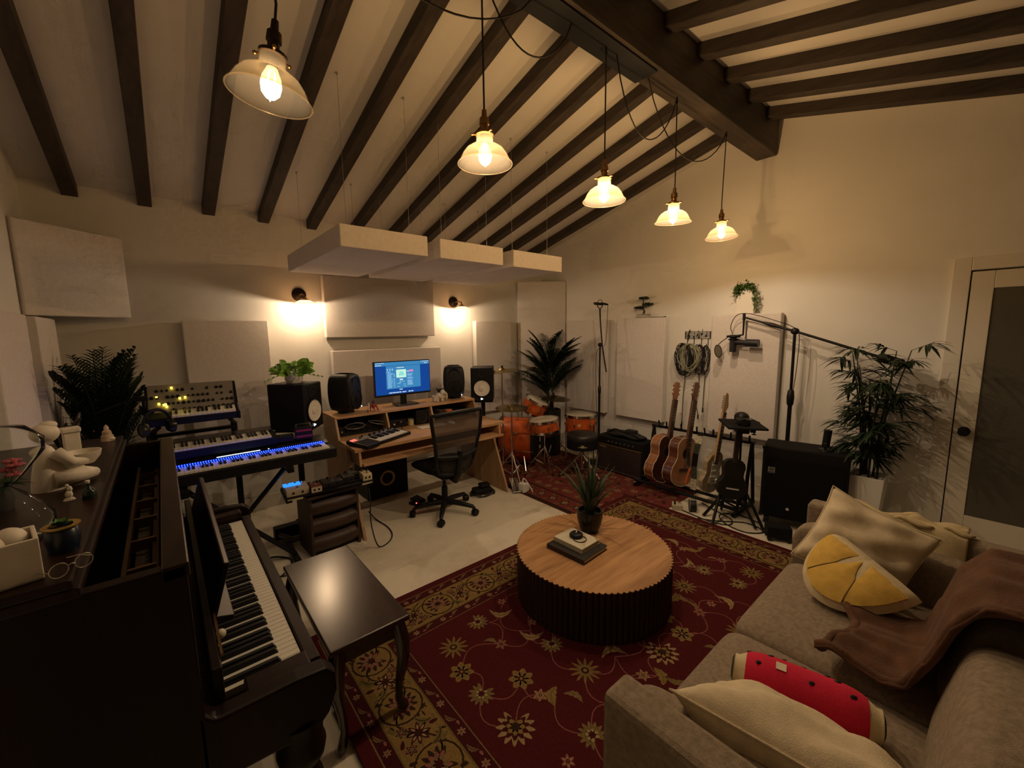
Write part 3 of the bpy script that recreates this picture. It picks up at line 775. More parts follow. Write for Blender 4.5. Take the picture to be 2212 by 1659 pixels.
obj('stand_base', B().prism([(-.115, -.10), (.115, -.10), (.125, -.06), (.10, .08), (-.10, .08), (-.125, -.06)], .001, .013), mat('glossy_black', (.012, .012, .012), .15), t, bev=.003)
# monitor speakers
cone_m = mat('white_cone', (.78, .74, .66), .6); led_w = emis('led_white', (.75, .95, 1.0), 12.0); led_w.cycles.emission_sampling = 'NONE'
def box_speaker(label, loc, rz, group='studio monitor speakers'):
    t = thing('studio_speaker', label, 'speaker', loc, rz, group)
    w, d, h = .255, .32, .385
    obj('cabinet', B().box(-w / 2, w / 2, -d / 2, d / 2, .001, h), mat('speaker_black', (.007, .007, .008), .55, spec=.25), t, bev=.010)
    f = -d / 2 - .001
    wf = obj('woofer', B().at((0, f, .15), (PI / 2, 0, 0)).lathe([(.094, .004), (.088, .010), (.082, .004), (.040, -.012 + .016), (.032, .003), (.03, .012), (0, .018)], 36), cone_m, t, smooth=40, label='white woofer cone')
    obj('woofer_rim', B().at((0, f, .15), (PI / 2, 0, 0)).lathe([(.104, 0), (.104, .008), (.093, .012), (.092, .002)], 36), blackmt_m, wf, smooth=40)
    obj('tweeter', B().at((0, f, .31), (PI / 2, 0, 0)).lathe([(.055, .002), (.04, .004), (.016, -.001), (.012, .006), (0, .009)], 24), black_m, t, smooth=40)
    obj('power_light', B().at((0, f - .001, .028), (PI / 2, 0, 0)).prism([(-.012, -.010), (.012, 0), (-.012, .010)], 0, .002), led_w, t, label='lit badge light')
    return t
def round_speaker(label, loc, rz, group='studio monitor speakers'):
    t = thing('studio_speaker', label, 'speaker', loc, rz, group)
    w, d, h = .235, .23, .345
    def fn(u, v):
        a = 2 * PI * u; e = .24
        k = math.sin(PI * min(.999, max(.001, v))) ** .11
        ca, sa = math.cos(a), math.sin(a)
        x = math.copysign(abs(ca) ** e, ca) * w / 2 * (k * .97 + .03); y = math.copysign(abs(sa) ** e, sa) * d / 2 * (k * .85 + .15)
        return (x, y, .022 + h * v)
    b = B().surf(fn, 32, 18, True)
    obj('cabinet', b, mat('rounded_cabinet_grey', (.011, .011, .012), .5, spec=.3), t, smooth=180)
    f = -d / 2 + .006
    wf = obj('woofer', B().at((0, f, .125), (PI / 2, 0, 0)).lathe([(.088, .006), (.084, .011), (.078, .004), (.03, .000), (.026, .010), (0, .014)], 32), blackmt_m, t, smooth=40)
    obj('woofer_surround', B().at((0, f, .125), (PI / 2, 0, 0)).lathe([(.092, .004), (.092, .010), (.086, .012), (.084, .006)], 32), mat('dark_rubber', (.02, .02, .02), .8), wf, smooth=40)
    obj('tweeter', B().at((0, f, .285), (PI / 2, 0, 0)).lathe([(.06, .004), (.04, .000), (.014, -.004), (.01, .004), (0, .007)], 24), black_m, t, smooth=40)
    obj('power_light', B().at((.078, f - .006, .048), (PI / 2, 0, 0)).cyl((0, 0, 0), (0, 0, .004), .004, n=8), led_w, t)
    obj('foot', B().lathe([(0, 0), (.075, 0), (.07, .03), (0, .03)], 20), black_m, t)
    return t
box_speaker('black monitor speaker with white cone carrying the pothos plant', (.835, 3.83, .885), R(42))
box_speaker('black monitor speaker with white cone right of the desk, beside the cymbal', (2.855, 3.90, .885), R(-40))
round_speaker('rounded black monitor speaker on the left end of the desk shelf', (1.275, 3.92, .941), R(42))
round_speaker('rounded black monitor speaker on the right end of the desk shelf', (2.475, 3.93, .941), R(-30))
def speaker_stand(label, x, y, rz):
    t = thing('speaker_stand', label, 'speaker stand', (x, y, 0), rz, 'speaker stands')
    obj('top_plate', B().box(-.12, .12, -.14, .14, .868, .884), blackmet_m, t, bev=.003)
    obj('post', B().cyl((0, 0, .02), (0, 0, .87), .024, n=16), blackmet_m, t, smooth=40)
    obj('base_plate', B().box(-.10, .10, -.12, .12, .009, .02), blackmet_m, t, bev=.004)
speaker_stand('black speaker stand under the left monitor speaker behind the keyboards', .835, 3.83, R(52))
speaker_stand('black speaker stand under the right monitor speaker beside the drums', 2.855, 3.90, R(-40))
# subwoofer under the desk
t = thing('subwoofer', 'black subwoofer with a yellow-ringed cone under the desk', 'speaker', (1.665, 4.03, 0))
obj('cabinet', B().box(-.215, .215, -.08, .28, .001, .415), mat('speaker_black', (.007, .007, .008), .55, spec=.25), t, bev=.008)
obj('cone', B().at((-.01, -.081, .20), (PI / 2, 0, 0)).lathe([(.056, .002), (.02, -.012), (0, -.004)], 28), blackmt_m, t, smooth=60)
obj('port_ring', B().at((-.01, -.081, .20), (PI / 2, 0, 0)).lathe([(.078, 0), (.078, .006), (.066, .010), (.057, .002)], 32), mat('yellow_ring', (.55, .40, .16), .5), t, smooth=40, label='yellow cone ring')
# things on the desk
t = thing('desktop_synth', 'small black and silver synthesizer angled across the left of the desk', 'synthesizer', (1.405, 3.46, .744), R(24), rot=(R(5), 0, R(24)))
obj('case', B().box(-.27, .27, -.115, .125, .0, .035), black_m, t, bev=.005)
pn = obj('control_panel', B().box(-.245, .24, .035, .110, .034, .038), mat('silver_panel', (.30, .28, .25), .45, .3), t)
for k, (x, y) in enumerate(((-.17, .07), (-.13, .09), (-.06, .07), (.0, .075), (.06, .07), (.12, .08), (.17, .07), (.21, .075))):
    obj('knob', B().at((x, y, .037)).lathe([(0, .018), (.010 if k in (2, 3) else .006, .018), (.012 if k in (2, 3) else .007, 0), (0, 0)], 12), black_m, pn)
for k in range(12):
    obj('red_light', B().box(-.262 + .013 * (k % 4), -.254 + .013 * (k % 4), .055 + .014 * (k // 4), .062 + .014 * (k // 4), .037, .0395), emis('led_red', (1, .04, .03), 8), pn)
nw = 18; ww = .36 / nw
for k in range(nw):
    obj('white_key', B().box(-.125 + k * ww, -.125 + (k + .93) * ww, -.105, .020, .030, .042), ivory_m, t)
for k in range(nw - 1):
    if k % 7 in (2, 6): continue
    obj('black_key', B().box(-.125 + (k + .72) * ww, -.125 + (k + 1.26) * ww, -.045, .022, .042, .051), black_m, t)
t = thing('computer_keyboard', 'slim white computer keyboard on the desk in front of the monitor', 'keyboard', (2.005, 3.62, .743), R(3))
obj('body', B().box(-.15, .15, -.055, .055, 0, .009), white_m, t, bev=.003)
bb = B()
for r_ in range(5):
    for k in range(14): bb.box(-.144 + k * .0207, -.126 + k * .0207, -.05 + r_ * .020, -.033 + r_ * .020, .009, .0115)
obj('keycaps', bb, mat('keycap_white', (.70, .68, .62), .5), t, kind='stuff')
t = thing('computer_mouse', 'white computer mouse on the desk beside the chair back', 'mouse', (2.215, 3.60, .743), R(20))
obj('shell', B().surf(lambda u, v: (.031 * math.cos(2 * PI * u) * math.sin(PI * v / 2), .055 * math.sin(2 * PI * u) * math.sin(PI * v / 2), .001 + .026 * math.cos(PI * v / 2)), 24, 8, True), white_m, t, smooth=180)
obj('scroll_wheel', B().cb((0, .025, .0255), (.006, .014, .006)), black_m, t)
t = thing('desk_tripod', 'tiny black clip stand at the right end of the small synthesizer', 'stand', (1.665, 3.575, .743))
obj('base', B().lathe([(0, 0), (.022, 0), (.02, .006), (0, .008)], 16), black_m, t); obj('stem', B().cyl((0, 0, .005), (.0, .0, .10), .004, n=8), black_m, t); obj('clip', B().cb((0, 0, .105), (.018, .012, .02)), chrome_m, t)
t = thing('figurine', 'small red spiky figurine on the desk shelf beside the rounded speaker', 'figurine', (1.505, 3.83, .941))
rm = mat('red_plastic', (.30, .02, .02), .4)
bb = B()
for k in range(6):
    a = k * PI / 3 + .3; bb.tube([(0, 0, .035), (.03 * math.cos(a), .03 * math.sin(a), .045), (.045 * math.cos(a), .045 * math.sin(a), 0.002)], [.007, .006, .004], 6)
obj('legs', bb, rm, t); obj('body', B().ell((0, 0, .045), (.022, .018, .022)), rm, t, smooth=180); obj('head', B().ell((0, 0, .082), .014), mat('dark_red', (.09, .02, .015), .5), t, smooth=180); obj('neck', B().cyl((0, 0, .055), (0, 0, .08), .004, n=8), rm, t)
t = thing('candle_stick', 'slim cream candle beside the red figurine', 'candle', (1.445, 3.80, .941))
obj('holder', B().lathe([(0, 0), (.02, 0), (.014, .01), (.01, .014), (0, .014)], 16), brass_m, t); obj('stick', B().cyl((0, 0, .012), (0, 0, .085), .009, n=12), cream_m, t)
t = thing('elephant_planter', 'cream elephant shaped planter with a small plant at the right of the monitor', 'planter', (2.245, 3.86, .941), R(-20))
obj('body', B().ell((0, 0, .058), (.045, .035, .034)), cream_m, t, smooth=180)
obj('head', B().ell((.035, -.005, .092), (.028, .026, .030)), cream_m, t, smooth=180)
obj('trunk', B().tube([(.055, -.01, .092), (.075, -.015, .07), (.078, -.015, .03), (.072, -.015, .012)], [.014, .011, .008, .007], 10), cream_m, t, smooth=180)
for sx in (-1, 1):
    obj('ear', B().ell((.026, sx * .030, .095), (.018, .006, .022)), cream_m, t, smooth=180)
    for fx in (-.026, .024): obj('leg', B().cyl((fx, sx * .02, .001), (fx, sx * .02, .045), .014, n=12), cream_m, t, smooth=40)
obj('cup', B().at((-.05, .0, 0)).lathe([(0, .002), (.026, .002), (.03, .06), (.027, .06), (.024, .05), (0, .05)], 20), cream_m, t, smooth=40)
bb = B(); rng = random.Random(4)
for k in range(12):
    a = rng.random() * 6.28; e = rng.uniform(.02, .06); bb.tube([(.0, .02, .07), (e * .5 * math.cos(a), .03 + e * .5 * math.sin(a), .12), (e * math.cos(a), .03 + e * math.sin(a), .115 + rng.uniform(0, .03))], [.002, .010, .001], 5)
obj('plant', bb, leaf_d, t)
t = thing('charger_plug', 'white folded charger cable and plug on the floor at the desk foot', 'charger', (2.76, 3.10, .001), R(10))
obj('plug_body', B().box(-.03, .03, -.04, .04, 0, .10), white_m, t, bev=.008)
obj('plug_body', B().box(.035, .075, -.03, .035, 0, .08), white_m, t, bev=.008)
obj('cable', B().spl([(.0, 0, .10), (.03, .02, .13), (.06, .01, .11), (.08, -.05, .02), (.05, -.09, .005)], .006, 8), white_m, t)
t = thing('cable_bag', 'black bundle of power bricks and cables on the floor by the desk leg', 'cable bundle', (2.42, 3.36, .0), R(-15))
obj('power_brick', B().box(-.10, .10, -.06, .06, 0.001, .07), black_m, t, bev=.02); obj('power_brick', B().box(-.03, .08, -.04, .05, .07, .11), black_m, t, bev=.015)
obj('cable', B().spl([(.13 * math.cos(a * .5), .09 * math.sin(a * .5) - .02, .008 + .012 * (a % 3)) for a in range(26)], .006, 6), cord_m, t)
t = thing('foot_pedal', 'black foot pedal with a tiny red light behind the chair base', 'pedal', (1.80, 3.60, 0), R(20))
obj('base', B().box(-.07, .07, -.05, .05, .0, .025), black_m, t, bev=.006); obj('treadle', B().at((0, 0, .04), (R(12), 0, 0)).box(-.05, .05, -.05, .05, -.008, .01), black_m, t, bev=.004)
obj('red_light', B().ell((-.06, -.045, .03), .006, 8, 6), emis('led_red', (1, .04, .03), 8), t)
# pothos on the left speaker
def leaf_blade(b, p, d, up, L, W, droop=.3, n=5):
    d = Vector(d).normalized(); s_ = d.cross(Vector(up)).normalized(); u_ = s_.cross(d)
    vs = []; fs = []
    for i in range(n + 1):
        v = i / n; w = W * (math.sin(PI * min(1, v * .96 + .03)) ** .7) * (1 - .35 * v)
        c = Vector(p) + d * L * v - Vector((0, 0, 1)) * droop * L * v * v
        vs += [c - s_ * w + u_ * w * .25, c, c + s_ * w + u_ * w * .25]
    for i in range(n):
        a = i * 3
        fs += [(a, a + 1, a + 4, a + 3), (a + 1, a + 2, a + 5, a + 4)]
    b.add(vs, fs)
t = thing('potted_pothos', 'variegated pothos in a white bowl on top of the left speaker', 'potted plant', (.835, 3.83, 1.271))
obj('pot', B().lathe([(0, .0), (.055, 0), (.070, .03), (.068, .07), (.060, .075), (.058, .068), (0, .066)], 28), white_m, t, smooth=40)
rng = random.Random(6)
poth = mat('pothos_leaf', (.20, .40, .055), .4, var=.6, vs=25)
for k in range(38):
    a = k * 2.4 + rng.random() * .5; e = rng.uniform(.25, 1.35)
    d = (math.cos(a) * math.cos(e), math.sin(a) * math.cos(e), math.sin(e))
    r0 = rng.uniform(.02, .055)
    p0 = (r0 * math.cos(a), r0 * math.sin(a), .07); q = [p0[i] + d[i] * rng.uniform(.03, .07) for i in range(3)]
    bb = B().tube([p0, tuple(q)], .002, 5); leaf_blade(bb, q, (d[0], d[1], d[2] * .9), (rng.uniform(-.6, .6), -1, .6), rng.uniform(.09, .14), rng.uniform(.036, .05), .4)
    obj('leaf', bb, poth, t, recalc=False)
for k, a in enumerate((-.4, 2.9)):
    pts = [(.05 * math.cos(a), .05 * math.sin(a), .07)] + [((.06 + .035 * j) * math.cos(a + .1 * j), (.06 + .035 * j) * math.sin(a + .1 * j), .085 - .012 * j) for j in range(1, 5)]
    bb = B().tube(pts, .002, 5)
    for q in pts[1:]: leaf_blade(bb, q, (math.cos(a + 1), math.sin(a + 1), .2), (0, 0, 1), .05, .018, .5)
    obj('trailing_vine', bb, poth, t, recalc=False)
# office chair
t = thing('office_chair', 'black mesh-back office chair on castors at the desk', 'office chair', (1.90, 3.235, 0), R(0))
CH = black_m
obj('gas_lift', B().cyl((0, 0, .07), (0, 0, .25), .028, n=16).cyl((0, 0, .24), (0, 0, .38), .016, n=16), blackmet_m, t, smooth=40)
for k in range(5):
    a = R(-128) + k * 2 * PI / 5
    c, s_ = math.cos(a), math.sin(a)
    leg = obj('base_leg', B().tube([(0, 0, .105), (.12 * c, .12 * s_, .105), (.27 * c, .27 * s_, .085), (.30 * c, .30 * s_, .065)], [.030, .026, .019, .012], 8), CH, t, smooth=60)
    cs = obj('castor', B().at((.30 * c, .30 * s_, .032), (PI / 2, 0, a + 1.2)).lathe([(0, -.022), (.030, -.022), (.031, -.004), (.02, 0), (.031, .004), (.030, .022), (0, .022)], 18), CH, leg, smooth=40)
def seatf(u, v):
    a = 2 * PI * u; e = .55; ca, sa = math.cos(a), math.sin(a); r = math.sin(PI * v) ** .35
    x = math.copysign(abs(ca) ** e, ca) * .25 * r; y = math.copysign(abs(sa) ** e, sa) * .24 * r
    return (x, y + .03, .455 - .04 * math.cos(PI * v) + .02 * (x / .25) ** 2 - .015 * max(0, y / .24) ** 2)
obj('seat_cushion', B().surf(seatf, 32, 12, True), mat('chair_fabric', (.008, .008, .009), .9, bump=.4, bs=300, spec=.2), t, smooth=180)
obj('seat_mechanism', B().box(-.09, .09, -.14, .12, .355, .425), CH, t, bev=.02)
RZ = R(-4)
def backp(u, v):   # u across, v up
    x = (u - .5); w = .150 + .105 * min(1, v * 1.05) ** .6
    z = .43 + .57 * v; y = -.225 - .07 * v - .05 * math.sin(PI * v) * .5 + .16 * x * x - .03 * (1 - v) * 0
    return (x * 2 * w, y, z - .05 * x * x * (1 if v > .5 else -1.6))
bm_ = mat('chair_mesh', (.030, .025, .024), .85); 
nt = bm_.node_tree
mx = nt.nodes.new('ShaderNodeMixShader'); tr = nt.nodes.new('ShaderNodeBsdfTransparent'); mx.inputs[0].default_value = .20
nt.links.new(nt.nodes['Principled BSDF'].outputs[0], mx.inputs[1]); nt.links.new(tr.outputs[0], mx.inputs[2]); nt.links.new(mx.outputs[0], nt.nodes['Material Output'].inputs[0])
obj('mesh_back', B().surf(backp, 16, 16), bm_, t, smooth=180, recalc=False)
edge = [backp(0, j / 12) for j in range(13)] + [backp(j / 12, 1) for j in range(1, 13)] + [backp(1, 1 - j / 12) for j in range(1, 13)] + [backp(1 - j / 12, 0) for j in range(1, 12)]
obj('back_frame', B().tube(edge, .016, 8, True), CH, t, smooth=60)
obj('lumbar_pad', B().tube([tuple(Vector(backp(j / 8, .30)) + Vector((0, -.012, 0))) for j in range(9)], .018, 8), CH, t, smooth=60)
obj('back_bracket', B().tube([(0, -.10, .38), (0, -.20, .37), (0, -.255, .45), (0, -.29, .66)], [.03, .035, .03, .02], 10), CH, t, smooth=60)
obj('tilt_lever', B().tube([(.10, .0, .40), (.26, .02, .385)], .007, 8), CH, t)

# ================================================================ keyboards on stands
def keybed(t, x0, n_white, ww, y0, y1, z, lit=None, start=5):
    bw = B(); bk = B(); bl = B(); bl2 = B()
    pat = [1, 1, 0, 1, 1, 1, 0]
    for k in range(n_white):
        bw.box(x0 + k * ww + .0006, x0 + (k + 1) * ww - .0006, y0, y1, z - .012, z)
        if pat[(k + start) % 7] and k < n_white - 1:
            c = x0 + (k + 1) * ww
            bk.box(c - ww * .27, c + ww * .27, y0 + (y1 - y0) * .36, y1, z, z + .010)
    obj('white_keys', bw, ivory_m, t, kind='stuff'); obj('black_keys', bk, black_m, t, kind='stuff')
t = thing('digital_piano', 'long black digital piano with a glowing blue light strip behind its white keys', 'keyboard', (.285, 3.32, .80), 0)
obj('case', B().box(-.665, .665, -.13, .20, -.055, .02), black_m, t, bev=.008)
obj('control_panel', B().at((0, .115, .035), (R(14), 0, 0)).box(-.66, .66, -.075, .085, -.02, .012), mat('panel_black', (.008, .008, .010), .3), t, bev=.004)
keybed(t, -.625, 52, .0239, -.125, .025, .034)
blue = emis('blue_led_and_glint', (.03, .09, 1.0), 6.0)
blueg = emis('blue_strip', (.004, .014, .6), .7)
obj('light_strip', B().box(-.625, .617, .026, .052, .030, .046), blueg, t, label='glowing blue light strip')
bb = B()
for k in range(88):
    x = -.615 + k * .01395
    bb.box(x, x + .0045, .020, .0265, .044, .0500)
    bb.box(x + .001, x + .0055, -.012, -.006, .0442, .0462)  # this row and the next are glowing stand-ins for LED reflections on black keys
    if k % 2: bb.box(x + .002, x + .006, -.038, -.033, .0442, .0455)
obj('light_dots', bb, blue, t, kind='stuff', label='row of blue light dots, with imitated reflections on the black keys')
obj('display', B().at((0, .115, .035), (R(14), 0, 0)).box(-.06, .20, -.02, -.012, .0115, .0135), emis('display_white', (.75, .95, 1.0), 2.2), t, label='lit white display line')
obj('button_light', B().at((0, .115, .035), (R(14), 0, 0)).box(.25, .258, -.02, -.012, .0115, .0135), emis('display_white', (.75, .95, 1.0), 2.2), t)
bb = B()
for k in range(10): bb.at((0, .115, .035), (R(14), 0, 0)).box(.31 + k * .03, .33 + k * .03, -.02, -.01, .0115, .0145)
obj('buttons', bb, mat('grey_buttons', (.05, .05, .055), .5), t, kind='stuff')
def x_stand(label, x, y, z, w):
    t = thing('keyboard_stand', label, 'keyboard stand', (x, y, 0), 0, 'keyboard stands')
    for i, yy in enumerate((-.03, .05)):
        s_ = 1 if i else -1
        obj('cross_bar', B().at((0, yy, 0)).tube([(-s_ * w, 0, .04), (s_ * w, 0, z - .045)], .017, 8), blackmet_m, t)
        obj('foot_bar', B().at((-s_ * w, yy, .02)).box(-.018, .018, -.22, .22, -.018, .018), blackmet_m, t, bev=.004)
        obj('support_arm', B().at((s_ * w, yy, z - .03)).box(-.02, .02, -.18, .16, -.018, .026), blackmet_m, t, bev=.004)
        for q in (-.22, .22): obj('rubber_foot', B().at((-s_ * w, yy + q, .02)).box(-.024, .024, -.02, .02, -.02, .022), black_m, t, bev=.004)
    obj('pivot', B().cyl((0, -.06, z / 2), (0, .08, z / 2), .03, n=16), blackmet_m, t, smooth=40)
x_stand('black X-frame stand under the digital piano', .33, 3.32, .743, .30)
t = thing('stage_keyboard', 'slim black keyboard on the upper tier behind the digital piano', 'keyboard', (.12, 3.56, .908), 0, rot=(R(7), 0, 0))
obj('case', B().box(-.49, .49, -.12, .14, -.035, .025), black_m, t, bev=.006)
obj('panel', B().box(-.485, .485, .03, .135, .024, .036), mat('panel_black', (.008, .008, .010), .3), t, bev=.003)
keybed(t, -.45, 40, .0225, -.115, .025, .036)
obj('trim_line', B().box(-.33, -.10, .10, .104, .0355, .0375), mat('gold_trim', (.45, .35, .15), .3, .8), t)
obj('trim_line', B().box(.24, .40, .10, .104, .0355, .0375), mat('gold_trim', (.45, .35, .15), .3, .8), t)
t = thing('keyboard_stand', 'black two-post stand holding the upper keyboards', 'keyboard stand', (.14, 3.72, 0), 0, 'keyboard stands')
for x in (-.235, .245):
    obj('post', B().tube([(x, .15, .04), (x, .12, 1.0)], .022, 10), blackmet_m, t, smooth=50)
    obj('floor_bar', B().box(x - .02, x + .02, -.30, .26, .0, .04), blackmet_m, t, bev=.004)
    obj('lower_arm', B().tube([(x, .125, .842), (x, -.26, .850)], .018, 8), blackmet_m, t)
    obj('upper_arm', B().tube([(x, .12, 1.0), (x * .85, -.09, 1.06), (x * .85, .0, 1.078)], .016, 8), blackmet_m, t)
obj('cross_rail', B().box(-.235, .245, .10, .14, .955, .98), blackmet_m, t)
t = thing('analog_synth', 'compact silver-panel synthesizer covered in knobs with yellow lights', 'synthesizer', (.145, 3.68, 1.095), R(-2), rot=(R(13), 0, R(-2)))
W = .255
obj('case', B().box(-W, W, -.10, .20, 0, .05), black_m, t, bev=.005)
for sx in (-1, 1): obj('wood_cheek', yz(B()).prism([(-.11, 0), (.21, 0), (.21, .19), (.17, .20), (.02, .075), (-.11, .06)], sx * W - .008, sx * W + .008), blackmet_m, t, bev=.003)
M0 = Matrix.LocRotScale(Vector((0, .10, .115)), Euler((R(48), 0, 0)), Vector((1, 1, 1)))
bb = B(); bb.m = M0; bb.box(-W + .008, W - .008, -.11, .115, -.02, .006)
pn = obj('control_panel', bb, mat('brushed_panel', (.26, .235, .20), .4, .4), t)
rng = random.Random(8)
ylw = emis('yellow_led', (1.0, .72, .06), 5.0)
for r_ in range(4):
    for k in range(17):
        if rng.random() < .22: continue
        bb = B(); bb.m = M0 @ Matrix.Translation((-W + .028 + k * .0285, -.082 + r_ * .050, .006))
        rr = rng.choice((.008, .010, .012))
        obj('knob', bb.lathe([(0, .014), (rr * .8, .014), (rr, 0), (0, 0)], 10), black_m, pn)
for (x, y) in ((-.20, .02), (-.19, -.03), (-.165, -.04), (-.15, -.055), (-.075, .0), (-.045, .004), (-.115, .085), (-.155, -.038)):
    bb = B(); bb.m = M0 @ Matrix.Translation((x, y, .020)); obj('yellow_light', bb.box(-.006, .006, -.0045, .0045, -.012, .003), ylw, pn)
keybed(t, -.125, 15, .0242, -.098, .015, .066)
obj('wheel_panel', B().box(-W + .01, -.13, -.098, .015, .05, .058), blackmt_m, t)
t = thing('headphones', 'black headphones hanging at the left end of the knob-covered synthesizer', 'headphones', (-.06, 3.50, 1.055), R(25))
obj('headband', B().tube([(.075 * math.cos(a * PI / 10), 0, .06 + .09 * math.sin(a * PI / 10)) for a in range(11)], .010, 8), black_m, t, smooth=60)
for sx in (-1, 1): obj('ear_cup', B().at((sx * .075, 0, .03), (0, PI / 2 * sx, 0)).lathe([(0, -.02), (.035, -.02), (.045, -.005), (.045, .012), (.03, .022), (0, .024)], 22), mat('ear_cup_gloss', (.012, .012, .013), .25), t, smooth=50)
obj('hanger', B().tube([(0, 0, .15), (0, .10, .13), (.02, .22, .10)], .008, 8), blackmet_m, t)
t = thing('microphone_arm', 'thin black boom arm reaching left from the knob-covered synthesizer', 'boom arm', (-.14, 3.66, 1.265), 0)
obj('arm_tube', B().tube([(.0, 0, .005), (-.09, .0, -.02), (-.22, .02, -.075)], .009, 8), blackmet_m, t)
obj('clamp', B().cb((.02, 0, 0), (.05, .05, .03)), blackmet_m, t)
obj('pole', B().tube([(.02, .06, .0), (.02, .09, -1.265)], .011, 8), blackmet_m, t)
t = thing('control_box', 'small red and black electronic box on the end of the digital piano', 'audio unit', (.80, 3.50, .862), R(-8))
obj('case', B().box(-.06, .06, -.05, .05, 0, .095), black_m, t, bev=.004)
for k in range(2): obj('red_band', B().box(-.055, .055, -.0515, -.049, .018 + k * .045, .034 + k * .045), mat('magenta_band', (.30, .02, .06), .5), t)
obj('handle', B().tube([(-.05, 0, .095), (-.05, 0, .115), (.05, 0, .115), (.05, 0, .095)], .005, 6), chrome_m, t)
t = thing('drum_machine', 'little black sampler with tiny buttons beside the red-banded box', 'audio unit', (.67, 3.50, .862), R(-5))
obj('case', B().box(-.055, .055, -.045, .045, 0, .045), black_m, t, bev=.004)
for k in range(6): obj('pad', B().box(-.04 + (k % 3) * .028, -.018 + (k % 3) * .028, -.025 + (k // 3) * .028, -.005 + (k // 3) * .028, .045, .049), mat('grey_buttons', (.05, .05, .055), .5), t)
# ================================================================ brown chest with the pedalboard on it
t = thing('wooden_chest', 'dark brown three-tier bowed wooden chest under the pedalboard', 'chest', (.905, 3.33, 0), R(3))
wd_ = wood('chest_wood', (.022, .010, .007), (.065, .030, .018), .5, 6, 'x')
obj('carcass', B().box(-.165, .165, -.09, .17, .02, .45), mat('chest_dark', (.02, .010, .007), .6), t)
for k in range(3):
    z0 = .03 + k * .143
    def fn(u, v, z0=z0):
        return (-.175 + .35 * u, -.09 - .045 * math.sin(PI * v) ** .6 - .02 * math.sin(PI * u), z0 + .120 * v)
    bb = B().surf(fn, 10, 8); d = obj('bowed_front', bb, wd_, t, smooth=180)
    obj('drawer_gap', B().box(-.170, .170, -.10, -.05, z0 + .121, z0 + .141), blackmt_m, t)
for sx in (-1, 1): obj('side_board', B().box(sx * .175 - .010, sx * .175 + .010, -.13, .18, .0, .465), wd_, t, bev=.003)
obj('top_board', B().box(-.20, .20, -.15, .19, .462, .485), wd_, t, bev=.004)
PBZ = .486
t = thing('pedalboard', 'black pedalboard frame on the brown chest', 'pedalboard', (.895, 3.285, PBZ), R(-4))
for y in (-.11, -.03, .05, .12): obj('rail', B().box(-.31, .31, y - .025, y + .025, .018, .03), blackmet_m, t)
for sx in (-.29, .29): obj('end_frame', B().box(sx - .02, sx + .02, -.14, .15, .0, .018), blackmet_m, t)
obj('front_badge', B().box(-.30, -.20, -.140, -.136, .012, .024), mat('badge_cream', (.55, .50, .36), .5), t); obj('front_badge', B().box(.22, .30, -.140, -.136, .012, .024), mat('badge_cream', (.55, .50, .36), .5), t)
def pedal(label, x, y, w, d, h, col, knobs, front=None, led=None):
    ca, sa = math.cos(R(-4)), math.sin(R(-4))
    t = thing('effect_pedal', label, 'effect pedal', (.895 + x * ca - y * sa, 3.285 + x * sa + y * ca, PBZ + .0305), R(-4), 'pedals on the pedalboard')
    obj('enclosure', B().box(-w / 2, w / 2, -d / 2, d / 2, 0, h), col, t, bev=.004)
    for k in range(knobs): obj('knob', B().at((-w / 2 + (k + .5) * w / knobs, d * .28, h)).lathe([(0, .014), (.007, .014), (.009, 0), (0, 0)], 10), black_m if k % 2 else chrome_m, t)
    obj('foot_switch', B().at((0, -d * .30, h)).lathe([(0, .014), (.007, .014), (.007, .006), (.011, .004), (.011, 0), (0, 0)], 12), chrome_m, t)
    for k in range(2): obj('jack', B().at((-w * .2 + k * w * .4, -d / 2, h * .5), (PI / 2, 0, 0)).cyl((0, 0, 0), (0, 0, .003), .008, n=10), blackmt_m, t)
    if led: obj('lit_panel', B().box(-w / 2 - .005, w * .22, d * .05, d * .40, h + .001, h + .010), led, t, label='glowing blue panel')
    return t
wp = mat('pedal_white', (.50, .44, .34), .5); cp = mat('pedal_cream', (.62, .55, .36), .5); dp = mat('pedal_dark', (.02, .02, .022), .45)
pedal('white pedal with a glowing blue panel at the left end of the pedalboard', -.225, -.03, .15, .16, .05, wp, 3, led=emis('blue_panel', (.03, .26, 1.0), 1.3))
pedal('small white-fronted red-brown pedal second from the left on the board', -.105, -.08, .075, .11, .05, mat('pedal_rust', (.16, .04, .03), .5), 2)
obj('front_face', B().box(-.036, .036, -.0575, -.055, .006, .045), wp, bpy.data.objects['effect_pedal.001'])
pedal('long black pedal with a metal bar in the middle of the pedalboard', .02, -.02, .15, .12, .04, dp, 4)
pedal('black pedal with chrome knobs right of the long pedal', .14, .0, .085, .13, .05, dp, 3)
pedal('dark green pedal with pale knobs near the right end of the board', .205, .06, .06, .11, .05, mat('pedal_green', (.03, .04, .02), .5), 3)
pedal('cream pedal with one dark dot at the right end of the pedalboard', .272, -.06, .072, .11, .055, cp, 2)
tag(obj('pedal_cable', B().spl([(1.10, 3.17, .53), (1.16, 3.20, .52), (1.155, 3.12, .40), (1.13, 3.06, .2), (1.16, 3.02, .02), (1.25, 3.04, .006), (1.33, 3.14, .006), (1.36, 3.3, .006), (1.34, 3.5, .01), (1.32, 3.62, .05)], .005, 8), cord_m, smooth=60), 'black cable looping from the pedalboard across the pale floor', 'cable')
